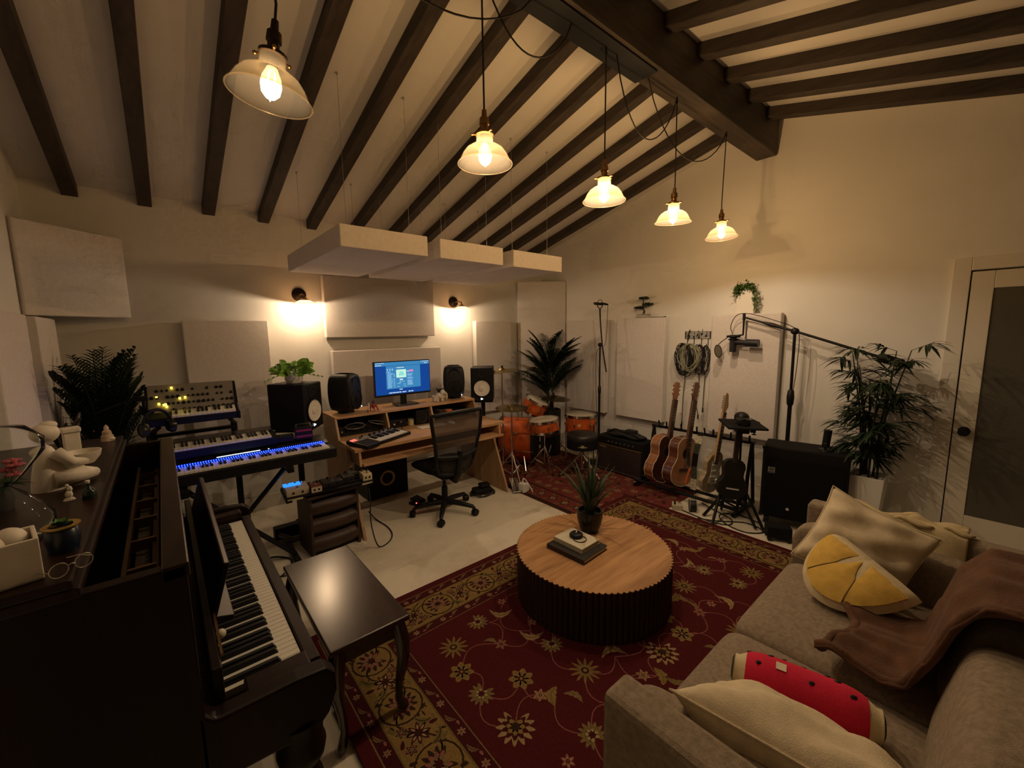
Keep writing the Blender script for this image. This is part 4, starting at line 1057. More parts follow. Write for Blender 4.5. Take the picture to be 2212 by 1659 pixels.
tag(obj('floor_cable', B().spl([(.05, 3.20, .006), (.2, 3.05, .006), (.36, 3.02, .006), (.52, 3.12, .006), (.60, 3.28, .006), (.50, 3.42, .006), (.35, 3.38, .006), (.28, 3.26, .006), (.40, 3.14, .006), (.58, 3.06, .006)], .006, 8), cord_m, smooth=60), 'black cable tangled on the floor under the digital piano', 'cable')
t = thing('cable_coil', 'grey heap of patch cables on the floor under the keyboards', 'cable bundle', (.70, 3.62, 0))
for k in range(4): obj('cable', B().spl([((.09 + .02 * math.sin(k + a)) * math.cos(a * .55 + k), (.07 + .02 * k % 3) * math.sin(a * .55 + k), .012 + .018 * k + .01 * math.sin(a)) for a in range(24)], .007, 6), mat('grey_brown_cable', (.12, .10, .085), .6), t)
obj('power_box', B().box(-.13, .10, .06, .14, 0.001, .10), black_m, t, bev=.008)

# ================================================================ upright piano against the left wall
pw = wood('piano_mahogany', (.004, .0015, .0013), (.013, .0045, .003), .4, 5, 'z', coat=.0, bump=.02, spec=.22)
pw2 = wood('piano_mahogany_flat', (.006, .0022, .0017), (.022, .008, .005), .36, 5, 'y', coat=.0, bump=.02, spec=.3)
PY0, PY1 = 1.15, 2.68
t = thing('upright_piano', 'old dark mahogany upright piano with its top lid open', 'piano', (0, 0, 0))
ZT = 1.165
for y in (PY0, PY1 - .035): obj('side_wall', B().box(-.615, .0, y, y + .035, .0, ZT), pw, t, bev=.004)
obj('back_board', B().box(-.625, -.605, PY0 + .035, PY1 - .035, .0, ZT - .02), pw, t)
obj('top_lid', B().box(-.63, -.165, PY0 - .012, PY1 + .012, ZT, ZT + .022), pw2, t, bev=.004)
obj('folded_lid', B().box(-.60, -.175, PY0 - .012, PY1 + .012, ZT + .0225, ZT + .042), pw2, t, bev=.004)
obj('front_rail', B().box(-.045, .005, PY0, PY1, ZT - .03, ZT + .004), pw2, t, bev=.004)
obj('upper_panel', B().box(-.015, .0, PY0 + .035, PY1 - .035, .79, ZT - .03), pw, t)
obj('lower_panel', B().box(-.015, .0, PY0 + .035, PY1 - .035, .06, .60), pw, t)
obj('toe_rail', B().box(-.03, .02, PY0, PY1, 0, .09), pw, t, bev=.004)
obj('key_bed', B().box(-.02, .285, PY0 + .035, PY1 - .035, .60, .655), pw, t, bev=.004)
obj('key_slip', B().box(.248, .285, PY0 + .11, PY1 - .11, .655, .706), pw2, t, bev=.004)
# cheeks / arms: scrolled ends of the keybed
arm = [(-.02, .58), (.24, .565), (.275, .60), (.300, .66), (.298, .715), (.275, .742), (.20, .75), (.02, .752), (-.02, .80)]
for y in (PY0, PY1 - .055):
    bb = B(); bb.m = Matrix(((1, 0, 0, 0), (0, 0, 1, 0), (0, 1, 0, 0), (0, 0, 0, 1)))
    obj('arm', bb.prism(arm, y, y + .055), pw, t, bev=.010)
for y in (PY0 + .055, PY1 - .13): obj('key_block', B().box(.09, .25, y, y + .072, .655, .735), pw2, t, bev=.006)
# carved legs
for y in (PY0 + .055, PY1 - .055):
    bb = B().at((.205, y, 0)).lathe([(0, .0), (.040, .0), (.045, .03), (.036, .06), (.045, .09), (.058, .20), (.062, .32), (.050, .40), (.036, .44), (.060, .47), (.066, .50), (.058, .53), (.066, .60), (0, .60)], 20)
    obj('leg', bb, pw, t, smooth=60)
    obj('bracket', yz(B()).prism([(y - .03, .45), (y + .03, .45), (y + .03, .60), (y - .03, .60)], .0, .06), pw, t, bev=.01)
# music shelf folded forward and fallboard
obj('fallboard', B().box(.02, .045, PY0 + .055, PY1 - .055, .735, .845), pw, t, bev=.004)
md_ = obj('music_desk', B().at((.045, 1.96, .83), (0, R(16), 0)).box(-.008, .010, -.50, .50, 0, .17), pw2, t, bev=.004)
obj('desk_ledge', B().at((.045, 1.96, .83), (0, R(16), 0)).box(-.01, .055, -.50, .50, -.012, .006), pw2, md_, bev=.003)
obj('hinge_strip', B().box(.046, .052, PY0 + .10, PY1 - .10, .842, .849), brass_m, t)
obj('knob', B().ell((.058, 1.42, .80), .014, 12, 8), mat('pale_knob', (.6, .55, .42), .4), t, smooth=180)
# keys
WK = 1.228 / 52; ky0 = 1.915 - 1.228 / 2
pat = [1, 1, 0, 1, 1, 1, 0]      # high end is far from the camera: y grows with pitch reversed
kw = None; kb = None
felt_m = mat('red_felt', (.10, .01, .012), .95)
obj('key_felt', B().box(.03, .245, ky0 - .003, ky0 + 1.231, .655, .672), felt_m, t)
for k in range(52):
    y = ky0 + k * WK
    if kw is None: kw = obj('white_key', B().box(.045, .244, .0007, WK - .0007, .676, .700), ivory_m, t, bev=.0015, loc=(0, y, 0))
    else: share('white_key', kw, t, (0, y, 0))
for k in range(51):
    if pat[(k + 5) % 7]:
        y = ky0 + (k + 1) * WK
        if kb is None: kb = obj('black_key', B().add([(.045, -.0076, .70), (.192, -.0076, .70), (.192, .0076, .70), (.045, .0076, .70), (.045, -.0062, .7155), (.183, -.0062, .7155), (.183, .0062, .7155), (.045, .0062, .7155)], [(0, 3, 2, 1), (4, 5, 6, 7), (0, 1, 5, 4), (1, 2, 6, 5), (2, 3, 7, 6), (3, 0, 4, 7)]), black_m, t, loc=(0, y, 0))
        else: share('black_key', kb, t, (0, y, 0))
# action seen through the open top
act = wood('action_wood', (.10, .06, .03), (.20, .12, .06), .6, 8, 'y')
obj('action_rail', B().box(-.135, -.125, PY0 + .06, PY1 - .06, ZT - .14, ZT - .11), act, t)
obj('action_rail', B().box(-.075, -.060, PY0 + .06, PY1 - .06, ZT - .16, ZT - .13), act, t)
for k in range(7):
    y = PY0 + .12 + k * .205
    obj('action_bracket', B().box(-.135, -.065, y - .006, y + .006, ZT - .15, ZT - .115), brass_m, t)
bb = B()
for k in range(88):
    y = PY0 + .10 + k * (PY1 - PY0 - .2) / 88
    bb.box(-.118, -.085, y, y + .009, ZT - .20, ZT - .165)
obj('hammers', bb, mat('hammer_felt', (.26, .21, .14), .9), t, kind='stuff')
obj('inner_board', B().box(-.60, -.02, PY0 + .035, PY1 - .035, ZT - .42, ZT - .40), blackmt_m, t)
# ================================================================ piano bench with cabriole legs
t = thing('piano_bench', 'dark glossy wooden piano bench with curved legs', 'bench', (.545, 1.925, .0))
bw_ = wood('bench_wood', (.012, .005, .004), (.034, .015, .010), .235, 5, 'y', coat=.0, bump=0, spec=1.0)
obj('seat_lid', B().box(-.165, .165, -.39, .39, .455, .480), bw_, t, bev=.006)
obj('apron', B().box(-.145, .145, -.365, .365, .385, .455), bw_, t, bev=.004)
for sx in (-1, 1):
    for sy in (-1, 1):
        fz0 = .019 if sx > 0 else 0
        pts = [(sx * .125, sy * .340, .44), (sx * .138, sy * .358, .36), (sx * .140, sy * .360, .28), (sx * .122, sy * .342, .15), (sx * .118, sy * .338, .07), (sx * .135, sy * .355, .025 + fz0), (sx * .142, sy * .362, .012 + fz0)]
        obj('leg', B().tube(pts, [.032, .034, .027, .018, .016, .020, .014], 10), bw_, t, smooth=60)
obj('stretcher', B().box(-.12, .12, -.012, .012, .10, .12), bw_, t) if False else None
# ================================================================ things on the piano lid
LZ = ZT + .0425
def on(u, x): pass
t = thing('ceramic_figure', 'white ceramic seated figure holding a bowl on the piano lid', 'statue', (-.290, 1.90, LZ), R(40))
t.scale = (0.72, 0.72, 0.72)
obj('body', B().surf(lambda u, v: ((.062 - .014 * v) * math.cos(2 * PI * u) * math.sin(PI * (.5 * v + .5)) ** .45 - .02, (.058 - .01 * v) * math.sin(2 * PI * u) * math.sin(PI * (.5 * v + .5)) ** .45, .20 * v), 20, 12, True), cream_m, t, smooth=180)
obj('head', B().ell((-.015, 0, .245), (.047, .045, .042)).ell((.0, 0, .278), (.030, .030, .018)), cream_m, t, smooth=180)
for s_ in (-1, 1):
    obj('arm', B().tube([(-.02, s_ * .05, .165), (.02, s_ * .07, .11), (.085, s_ * .045, .095)], [.026, .022, .016], 10), cream_m, t, smooth=180)
    obj('leg', B().tube([(-.03, s_ * .035, .04), (.06, s_ * .06, .045), (.125, s_ * .03, .028)], [.040, .036, .022], 10), cream_m, t, smooth=180)
obj('bowl', B().at((.105, 0, .075)).lathe([(0, 0), (.04, .0), (.062, .03), (.068, .055), (.062, .055), (.055, .032), (0, .01)], 26), cream_m, t, smooth=50)
t = thing('block', 'small cream block leaning beside the ceramic figure', 'block', (-.265, 2.06, LZ), R(15))
t.scale = (0.72, 0.72, 0.72)
obj('cube', B().box(-.028, .028, -.022, .022, 0, .20), cream_m, t, bev=.004); obj('cap', B().box(-.034, .034, -.028, .028, .20, .225), cream_m, t, bev=.006)
t = thing('hourglass', 'large clear glass hourglass standing on the piano lid', 'hourglass', (-.300, 1.44, LZ), R(20))
hg = frosted('clear_glass', (.97, 1, .98), .985, .06, .10)
lw = hg.node_tree.nodes.new('ShaderNodeLayerWeight'); lw.inputs[0].default_value = .10
hg.node_tree.links.new(lw.outputs['Fresnel'], [n for n in hg.node_tree.nodes if n.type == 'MIX_SHADER'][-1].inputs[0])
obj('glass_bulbs', B().lathe([(.045, 0), (.072, .03), (.070, .06), (.03, .115), (.010, .135), (.03, .155), (.070, .21), (.072, .24), (.045, .27), (0, .275)], 30), hg, t, smooth=60)
obj('base_disc', B().lathe([(0, 0), (.05, 0), (.05, .004), (0, .004)], 24), hg, t)
rng = random.Random(2)
t = thing('flower_bunch', 'pink and green artificial flowers behind the hourglass', 'flowers', (-.375, 1.74, LZ))
t.scale = (0.8, 0.8, 0.8)
pm = mat('pink_petals', (.40, .07, .10), .6, var=.3, vs=40)
obj('vase', B().lathe([(0, 0), (.03, 0), (.036, .04), (.024, .09), (.02, .09), (0, .02)], 18), mat('dark_vase', (.03, .03, .03), .4), t, smooth=50)
for k in range(9):
    a = rng.random() * 6.28; r_ = rng.uniform(.01, .05); c = (r_ * math.cos(a), r_ * math.sin(a), .14 + rng.uniform(-.02, .04))
    f = obj('stem', B().tube([(0, 0, .05), c], .002, 5), leaf_g, t)
    bb = B()
    for p in range(6):
        b2 = p * PI / 3; bb.ell((c[0] + .014 * math.cos(b2), c[1] + .014 * math.sin(b2), c[2]), (.011, .011, .006), 8, 5)
    obj('blossom', bb.ell((c[0], c[1], c[2] + .004), .007, 8, 5), pm, f, smooth=180)
bb = B()
for k in range(14):
    a = rng.random() * 6.28; leaf_blade(bb, (0, 0, .08), (math.cos(a), math.sin(a), rng.uniform(.1, .9)), (0, 0, 1), .09, .016, .4)
obj('foliage', bb, leaf_d, t, recalc=False)
t = thing('white_box', 'square cream ceramic box holding two round white balls on the piano lid', 'box', (-.275, 1.215, LZ), R(12))
t.scale = (0.85, 0.85, 0.85)
obj('box_walls', B().box(-.06, .06, -.055, -.047, 0, .10).box(-.06, .06, .047, .055, 0, .10).box(-.06, -.052, -.047, .047, 0, .10).box(.052, .06, -.047, .047, 0, .10).box(-.06, .06, -.055, .055, 0, .008), cream_m, t, bev=.002)
obj('ball', B().ell((-.02, -.01, .085), .033), cream_m, t, smooth=180); obj('ball', B().ell((.018, .015, .088), .030), cream_m, t, smooth=180)
t = thing('blue_jar', 'dark blue jar with a green succulent and gold rim on the piano lid', 'jar', (-.205, 1.315, LZ))
t.scale = (0.66, 0.66, 0.66)
obj('jar_body', B().lathe([(0, 0), (.038, 0), (.044, .04), (.040, .075), (.034, .08), (0, .08)], 24), mat('navy_glaze', (.008, .015, .035), .3), t, smooth=50)
obj('gold_rim', B().lathe([(.030, .08), (.046, .083), (.048, .088), (.030, .088)], 24), mat('gold_rim', (.45, .30, .07), .4, .5), t, smooth=50)
bb = B()
for k in range(16):
    a = k * 2.4; leaf_blade(bb, (0, 0, .085), (math.cos(a), math.sin(a), .4 + .06 * k), (0, 0, 1), .034, .012, .1)
obj('succulent', bb, mat('succulent_green', (.06, .16, .03), .5), t, recalc=False)
t = thing('eyeglasses', 'wire rimmed eyeglasses lying near the edge of the piano lid', 'eyeglasses', (-.180, 1.175, LZ), R(35))
t.scale = (0.62, 0.62, 0.62)
wm = mat('wire_rim', (.55, .50, .42), .3, .8)
for sx in (-1, 1):
    rim = obj('rim', B().tube([(sx * .032 + .024 * math.cos(a * PI / 8), -.01 + .003 * math.sin(a * PI / 8), .026 + .022 * math.sin(a * PI / 8)) for a in range(16)], .0016, 6, True), wm, t)
    obj('lens', B().tube([(sx * .032, -.0105, .026), (sx * .032, -.0095, .026)], .021, 16), hg, rim)
    obj('temple', B().tube([(sx * .056, -.008, .03), (sx * .058, .06, .022), (sx * .055, .12, .004)], .0016, 6), wm, t)
obj('bridge', B().tube([(-.009, -.01, .03), (0, -.012, .034), (.009, -.01, .03)], .0016, 6), wm, t)
t = thing('crystal_cluster', 'small white crystal figurine on the piano lid', 'ornament', (-.243, 1.72, LZ))
t.scale = (0.75, 0.75, 0.75)
obj('base', B().lathe([(0, 0), (.018, 0), (.012, .008), (0, .01)], 10), cream_m, t); obj('crystals', B().ell((0, 0, .022), (.012, .010, .016), 7, 5).ell((.004, .002, .042), (.008, .008, .013), 6, 4).ell((-.002, 0, .058), .006, 6, 4), cream_m, t)
t = thing('glass_bottle', 'small dark green glass bottle on the piano lid beside the crystal', 'bottle', (-.200, 1.70, LZ), 0)
t.scale = (0.6, 0.6, 0.6)
obj('glass_body', B().lathe([(0, 0), (.026, 0), (.028, .03), (.02, .045), (.009, .055), (.009, .075), (0, .075)], 18), mat('green_glass', (.008, .020, .014), .12), t, smooth=50); obj('stopper', B().lathe([(0, .075), (.008, .075), (.01, .088), (0, .092)], 12), cream_m, t)
t = thing('seashell', 'pale pointed shell standing at the far end of the piano lid', 'shell', (-.222, 2.60, LZ))
t.scale = (0.8, 0.8, 0.8)
obj('cone', B().lathe([(0, 0), (.030, 0), (.028, .012), (.026, .03), (.021, .034), (.019, .055), (.012, .06), (.010, .08), (0, .095)], 16), mat('shell_pink', (.55, .40, .28), .5, var=.3, vs=30), t, smooth=40); obj('lip', B().ell((.018, -.016, .012), (.016, .012, .01), 10, 6), cream_m, t, smooth=180)
t = thing('dark_carving', 'dark carved ornament behind the white ceramic figure', 'ornament', (-.300, 2.24, LZ), R(20))
dkm = mat('carving_dark', (.018, .015, .013), .4)
obj('base', B().box(-.05, .05, -.04, .04, 0, .02), dkm, t, bev=.005)
bb = B()
for k in range(7): bb.tube([(0, 0, .02), (.03 * math.cos(k), .03 * math.sin(k), .08 + .01 * k), (.05 * math.cos(k + .6), .05 * math.sin(k + .6), .11 + .012 * k)], [.012, .010, .004], 6)
obj('branches', bb, dkm, t, smooth=60)

# ================================================================ drum kit
dr_m = mat('orange_drum_wrap', (.55, .10, .015), .3, var=.35, vs=10, coat=.5)
head_m = mat('drum_head', (.62, .56, .46), .6, var=.06, vs=20)
cym_m = mat('cymbal_bronze', (.34, .26, .12), .3, 1.0, var=.12, vs=6)
def drum(name, label, cat, loc, rot, r, h, lugs=6, col=None, group='drums of the kit'):
    t = thing(name, label, cat, loc, 0, group, rot=rot)
    obj('shell', B().lathe([(r, 0), (r, h)], 40), col or dr_m, t, smooth=60)
    obj('top_head', B().lathe([(0, h + .004), (r * .96, h + .004), (r, h - .002)], 40), head_m, t, smooth=60)
    obj('bottom_head', B().lathe([(0, -.004), (r * .96, -.004), (r, .002)], 40), head_m, t, smooth=60)
    for z in (0, h): obj('hoop', B().lathe([(r + .002, z - .014), (r + .009, z - .014), (r + .009, z + .014), (r + .002, z + .014), (r + .002, z - .014)], 40), chrome_m, t, smooth=40)
    for k in range(lugs):
        a = 2 * PI * k / lugs + .3
        obj('lug', B().at((0, 0, 0), (0, 0, a)).box(r, r + .016, -.008, .008, h / 2 - .022, h / 2 + .022), chrome_m, t, bev=.004)
        obj('tension_rod', B().cyl(((r + .012) * math.cos(a), (r + .012) * math.sin(a), h / 2), ((r + .012) * math.cos(a), (r + .012) * math.sin(a), h + .016), .003, n=6), chrome_m, t)
    return t
RZ_ = .0085
# bass drum: axis along the line towards the stool
t = drum('bass_drum', 'large orange bass drum lying on its side behind the snare', 'drum', (3.24, 4.02, .32), (R(90), 0, R(37)), .275, .42, 8)
for o in [c for c in t.children if c.name.startswith('hoop')]: o.data.materials[0] = mat('bass_hoop', (.02, .012, .01), .4)
for c in t.children:
    if c.name.startswith('top_head'): c.data.materials[0] = mat('black_drum_head', (.03, .026, .024), .5)
for s_ in (-1, 1): obj('spur', B().tube([(s_ * .20, .20, .30), (s_ * .32, -.312, .34)] if False else [(s_ * .22, -.16, .32), (s_ * .31, -.31, .36)], .008, 8), chrome_m, t)
t = drum('snare_drum', 'orange snare drum on a chrome stand in front of the bass drum', 'drum', (3.40, 3.42, .50), (R(-4), R(-5), 0), .178, .125, 8)
obj('snare_strainer', B().box(.178, .20, -.02, .02, .03, .10), blackmet_m, t, bev=.004)
t = drum('floor_tom', 'orange tom with a white head right of the snare', 'drum', (3.985, 3.36, .395), (0, 0, 0), .188, .22, 6)
obj('badge', B().at((0, 0, .12), (0, 0, R(215))).cyl((.187, 0, 0), (.190, 0, 0), .02, n=14), mat('yellow_badge', (.6, .5, .2), .5), t)
for k in range(3):
    a = k * 2.094 + .6; obj('leg', B().tube([(.20 * math.cos(a), .20 * math.sin(a), .12), (.20 * math.cos(a), .20 * math.sin(a), -.30), (.23 * math.cos(a), .23 * math.sin(a), -.385)], .007, 8), chrome_m, t)
t = drum('rack_tom', 'small orange rack tom tilted above the bass drum', 'drum', (3.55, 3.80, .655), (R(22), R(16), 0), .150, .16, 6)
obj('mount_arm', B().tube([(0, .15, .06), (.05, .19, -.02), (.04, .16, -.09)], .011, 8), chrome_m, t)
def tripod(t, h, r=.26, zc_=.30, m=None, rot=0.2, rr=.009):
    m = m or chrome_m
    obj('pole', B().cyl((0, 0, .06), (0, 0, h), .011, .008, n=10), m, t, smooth=40)
    obj('collar', B().lathe([(.011, zc_), (.02, zc_), (.02, zc_ + .04), (.011, zc_ + .04)], 12), m, t)
    for k in range(3):
        a = rot + k * 2 * PI / 3; c, s_ = math.cos(a), math.sin(a)
        leg = obj('leg', B().tube([(.015 * c, .015 * s_, zc_ + .01), (r * .6 * c, r * .6 * s_, zc_ * .48), (r * c, r * s_, .012)], rr, 6), m, t)
        obj('brace', B().tube([(.012 * c, .012 * s_, zc_ * .30), (r * .55 * c, r * .55 * s_, zc_ * .52)], rr * .7, 6), m, leg)
        obj('rubber_foot', B().ell((r * c, r * s_, .013), (.016, .016, .013), 8, 6), black_m, leg)
def cymbal(t, z, r, tilt=(0, 0), name='cymbal', cup=.02):
    return obj(name, B().at((0, 0, z), (tilt[0], tilt[1], 0)).lathe([(.006, cup + .022), (.02, cup + .02), (r * .2, cup + .004), (r * .24, cup), (r * .6, cup * .55), (r, 0), (r, -.0015), (r * .6, cup * .55 - .002), (r * .24, cup - .002), (.006, cup + .018)], 44), cym_m, t, smooth=60)
t = thing('snare_stand', 'chrome tripod stand holding the snare drum', 'drum stand', (3.40, 3.42, RZ_))
tripod(t, .43, .22, .26)
for k in range(3):
    a = .9 + k * 2.094; obj('basket_arm', B().tube([(0, 0, .41), (.12 * math.cos(a), .12 * math.sin(a), .44), (.185 * math.cos(a), .185 * math.sin(a), .475), (.196 * math.cos(a), .196 * math.sin(a), .51)], .006, 6), chrome_m, t)
t = thing('hi_hat_stand', 'hi-hat cymbals on a chrome stand at the right end of the desk', 'hi-hat', (2.86, 3.385, RZ_))
tripod(t, .94, .24, .30); cymbal(t, .84, .175, (R(2), R(-2)), 'top_cymbal'); cymbal(t, .832, .178, (R(182), R(0)), 'bottom_cymbal')
obj('clutch', B().cyl((0, 0, .86), (0, 0, .90), .012, n=10), chrome_m, t); obj('foot_plate', B().at((-.10, -.16, .03), (R(10), 0, R(-30))).box(-.045, .045, -.14, .14, 0, .012), chrome_m, t)
t = thing('crash_cymbal_stand', 'thin crash cymbal high on a stand behind the right monitor speaker', 'cymbal', (3.03, 3.75, RZ_))
tripod(t, 1.23, .24, .28, rot=.8); cymbal(t, 1.205, .20, (R(-3), R(-6))); obj('wing_nut', B().cyl((0, 0, 1.225), (0, 0, 1.27), .012, n=8), black_m, t)
t = thing('ride_cymbal_stand', 'low bronze ride cymbal over the drums beside the palm', 'cymbal', (3.93, 3.78, RZ_))
tripod(t, .80, .22, .24, rot=1.4); cymbal(t, .775, .215, (R(6), R(2))); obj('wing_nut', B().cyl((0, 0, .79), (0, 0, .85), .011, n=8), black_m, t)
t = thing('tilted_cymbal_stand', 'tilted cymbal on a stand in front of the corner trap', 'cymbal', (3.66, 4.12, RZ_))
tripod(t, 1.10, .20, .26, rot=.3)
obj('boom', B().tube([(0, 0, 1.09), (.06, -.06, 1.14), (.12, -.12, 1.155)], .008, 8), chrome_m, t)
bb = B().at((.12, -.12, 1.155), (R(16), R(14), 0)); obj('cymbal', bb.lathe([(.006, .04), (.04, .025), (.045, .02), (.12, .01), (.20, 0), (.12, .008), (.045, .018), (.006, .038)], 40), cym_m, t, smooth=60)
t = thing('drum_stool', 'round black drum stool with a pale emblem on its side', 'stool', (3.60, 3.01, RZ_))
t.scale = (1.12, 1.12, 1.0)
tripod(t, .42, .24, .24, rot=.5, rr=.012)
obj('cushion', B().lathe([(0, .40), (.14, .40), (.155, .415), (.16, .45), (.155, .49), (.13, .505), (0, .51)], 36), mat('black_vinyl', (.018, .017, .017), .45), t, smooth=60)
obj('skirt', B().lathe([(.152, .33), (.158, .33), (.158, .42), (.152, .42)], 36), blackmt_m, t, smooth=60)
em = mat('emblem_cream', (.42, .36, .20), .5)
bb = B().at((0, 0, .375), (0, 0, R(222)))
for k in range(-5, 6):
    a = k * .052; hgt = .006 + .010 * (1 - abs(k) / 5); bb.at((0, 0, .375), (0, 0, R(222) + a)).box(.1585, .161, -.0044, .0044, -hgt / 2, hgt / 2)
bb.at((0, 0, .375), (0, 0, R(222))).box(.1585, .1615, -.016, .016, .004, .022)
obj('emblem', bb, em, t)
# ================================================================ palm in the far corner
def palm(label, loc, height, fronds, rng, spread, m, pot_m, az=None, L=.62, lim=None, el_r=(.55, 1.40), bz=(.38, .62), ph=.30):
    t = thing('potted_palm', label, 'potted plant', loc)
    obj('pot', B().lathe([(0, 0), (.11, 0), (.135, .05), (.14, ph), (.125, ph), (.12, ph - .04), (0, ph - .05)], 28), pot_m, t, smooth=40)
    obj('soil', B().lathe([(0, ph - .03), (.122, ph - .032)], 20), mat('soil', (.02, .014, .01), .95), t)
    for i in range(3): obj('trunk', B().tube([(.03 * math.cos(i * 2), .03 * math.sin(i * 2), ph - .05), (.05 * math.cos(i * 2), .05 * math.sin(i * 2), height * .55)], [.02, .014], 8), mat('palm_stem', (.04, .035, .015), .7), t)
    for f in range(fronds):
        a = (rng.uniform(*az) if az else f * 2.4); el = rng.uniform(*el_r); Lf = L * rng.uniform(.8, 1.1)
        base = Vector((.03 * math.cos(a), .03 * math.sin(a), height * rng.uniform(*bz)))
        pts = []
        for k in range(13):
            v = k / 12; e = el - v * spread * 1.1
            pts.append(base.copy() if k == 0 else pts[-1] + Vector((math.cos(a) * math.cos(e), math.sin(a) * math.cos(e), math.sin(e))) * Lf / 12)
        if lim:
            kk = 1
            while kk < 13 and lim(pts[kk] + Vector(loc)): kk += 1
            if kk < 5: continue
            pts = pts[:kk]
        bb = B().tube([tuple(p) for p in pts], [.006 - .004 * k / 12 for k in range(len(pts))], 5)
        for k in range(2, len(pts)):
            for s_ in (-1, 1):
                for sub in (0, .5):
                    p = pts[k] if sub == 0 else (pts[k] + pts[k - 1]) / 2
                    d = (pts[k] - pts[k - 1]).normalized(); side = d.cross(Vector((0, 0, 1))); side.normalize()
                    dd = d * .75 + side * s_ * (1.0 - .4 * k / 12) + Vector((0, 0, .15))
                    Ls = (.20 + .05 * rng.random()) * math.sin(PI * (.12 + .80 * k / 12))
                    tip = Vector(p) + dd.normalized() * Ls
                    if lim and (not lim(tip + Vector(loc)) or not lim(Vector(p) + Vector(loc))): continue
                    leaf_blade(bb, p, dd, (0, 0, 1), Ls, .0120, .28, 3)
        obj('frond', bb, m, t, recalc=False)
    return t
darkpot = mat('black_pot', (.014, .013, .013), .5)
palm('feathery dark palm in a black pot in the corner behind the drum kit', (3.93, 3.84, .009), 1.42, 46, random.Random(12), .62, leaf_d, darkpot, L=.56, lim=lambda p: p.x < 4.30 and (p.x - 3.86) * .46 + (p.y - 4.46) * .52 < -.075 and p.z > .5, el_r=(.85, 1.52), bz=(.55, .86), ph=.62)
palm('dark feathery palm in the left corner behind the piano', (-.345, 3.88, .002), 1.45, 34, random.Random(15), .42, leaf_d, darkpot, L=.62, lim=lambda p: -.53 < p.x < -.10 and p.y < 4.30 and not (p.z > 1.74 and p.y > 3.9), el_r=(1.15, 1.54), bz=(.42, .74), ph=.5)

# ================================================================ right wall: amplifiers, guitars, microphones
t = thing('guitar_amp', 'low wide black combo guitar amplifier on the drum rug', 'amplifier', (3.93, 2.75, .0085), 0)
obj('cabinet', B().box(0, .24, -.32, .31, .0, .42), mat('tolex_black', (.008, .008, .008), .75, bump=.3, bs=300, spec=.2), t, bev=.012)
obj('grille_cloth', B().box(-.004, .004, -.30, .29, .03, .315), mat('grille_brown', (.030, .016, .014), .9, var=.3, vs=200), t)
obj('gold_piping', B().box(-.006, .002, -.305, .295, .318, .324), mat('gold_piping', (.55, .40, .16), .35, .7), t)
obj('silver_piping', B().box(-.006, .002, -.305, .295, .022, .027), mat('silver_piping', (.45, .43, .42), .35, .7), t)
obj('control_strip', B().box(-.005, .004, -.295, .285, .335, .40), black_m, t)
for k in range(7): obj('knob', B().at((-.005, -.20 + k * .055, .368), (0, -PI / 2, 0)).lathe([(0, .014), (.009, .014), (.011, 0), (0, 0)], 12), mat('amp_knob', (.08, .07, .05), .4), t)
obj('logo', B().box(-.007, -.003, .17, .26, .285, .305), mat('logo_gold', (.35, .28, .12), .4, .6), t)
t = thing('gear_bag', 'lumpy black bag with cables on top of the combo guitar amplifier', 'bag', (4.04, 2.72, .4295), 0)
obj('bag_body', B().surf(lambda u, v: (.085 * math.cos(2 * PI * u) * math.sin(PI * v) ** .6, .27 * math.sin(2 * PI * u) * math.sin(PI * v) ** .6, .035 - .034 * math.cos(PI * v) + .012 * math.sin(9 * u * PI) * math.sin(PI * v)), 30, 12, True), mat('bag_nylon', (.012, .012, .013), .7), t, smooth=180)
obj('strap', B().spl([(-.06, -.22, .04), (-.08, -.12, .085), (-.05, 0, .075), (-.07, .10, .095), (-.05, .2, .05)], .010, 8), black_m, t, smooth=60)
obj('mic_case', B().box(-.03, .05, -.13, .0, .065, .10), black_m, t, bev=.012)
# acoustic guitars -------------------------------------------------
def guitar_outline(n, parts):
    pts = []
    for i in range(n + 1):
        v = i / n; pts.append((parts(v), v))
    return pts
def acoustic_half(v):     # half-width along body length 0 (bottom) .. 1 (neck joint)
    ks = [(0, .0), (.02, .07), (.06, .125), (.14, .175), (.26, .197), (.38, .188), (.50, .150), (.58, .130), (.66, .132), (.78, .146), (.88, .135), (.95, .10), (.985, .055), (1, .03)]
    for (a, b), (c, d) in zip(ks, ks[1:]):
        if v <= c:
            u = (v - a) / (c - a); u = u * u * (3 - 2 * u); return b + (d - b) * u
    return .03
def outline(L, half, n=40):
    r_ = [(half(i / n), L * i / n) for i in range(n + 1)]
    return [(x, z) for x, z in r_] + [(-x, z) for x, z in r_[::-1][1:-1]]
XZ = Matrix(((1, 0, 0, 0), (0, 0, 1, 0), (0, 1, 0, 0), (0, 0, 0, 1)))
XZl = lambda b: (setattr(b, 'm', XZ), b)[1]
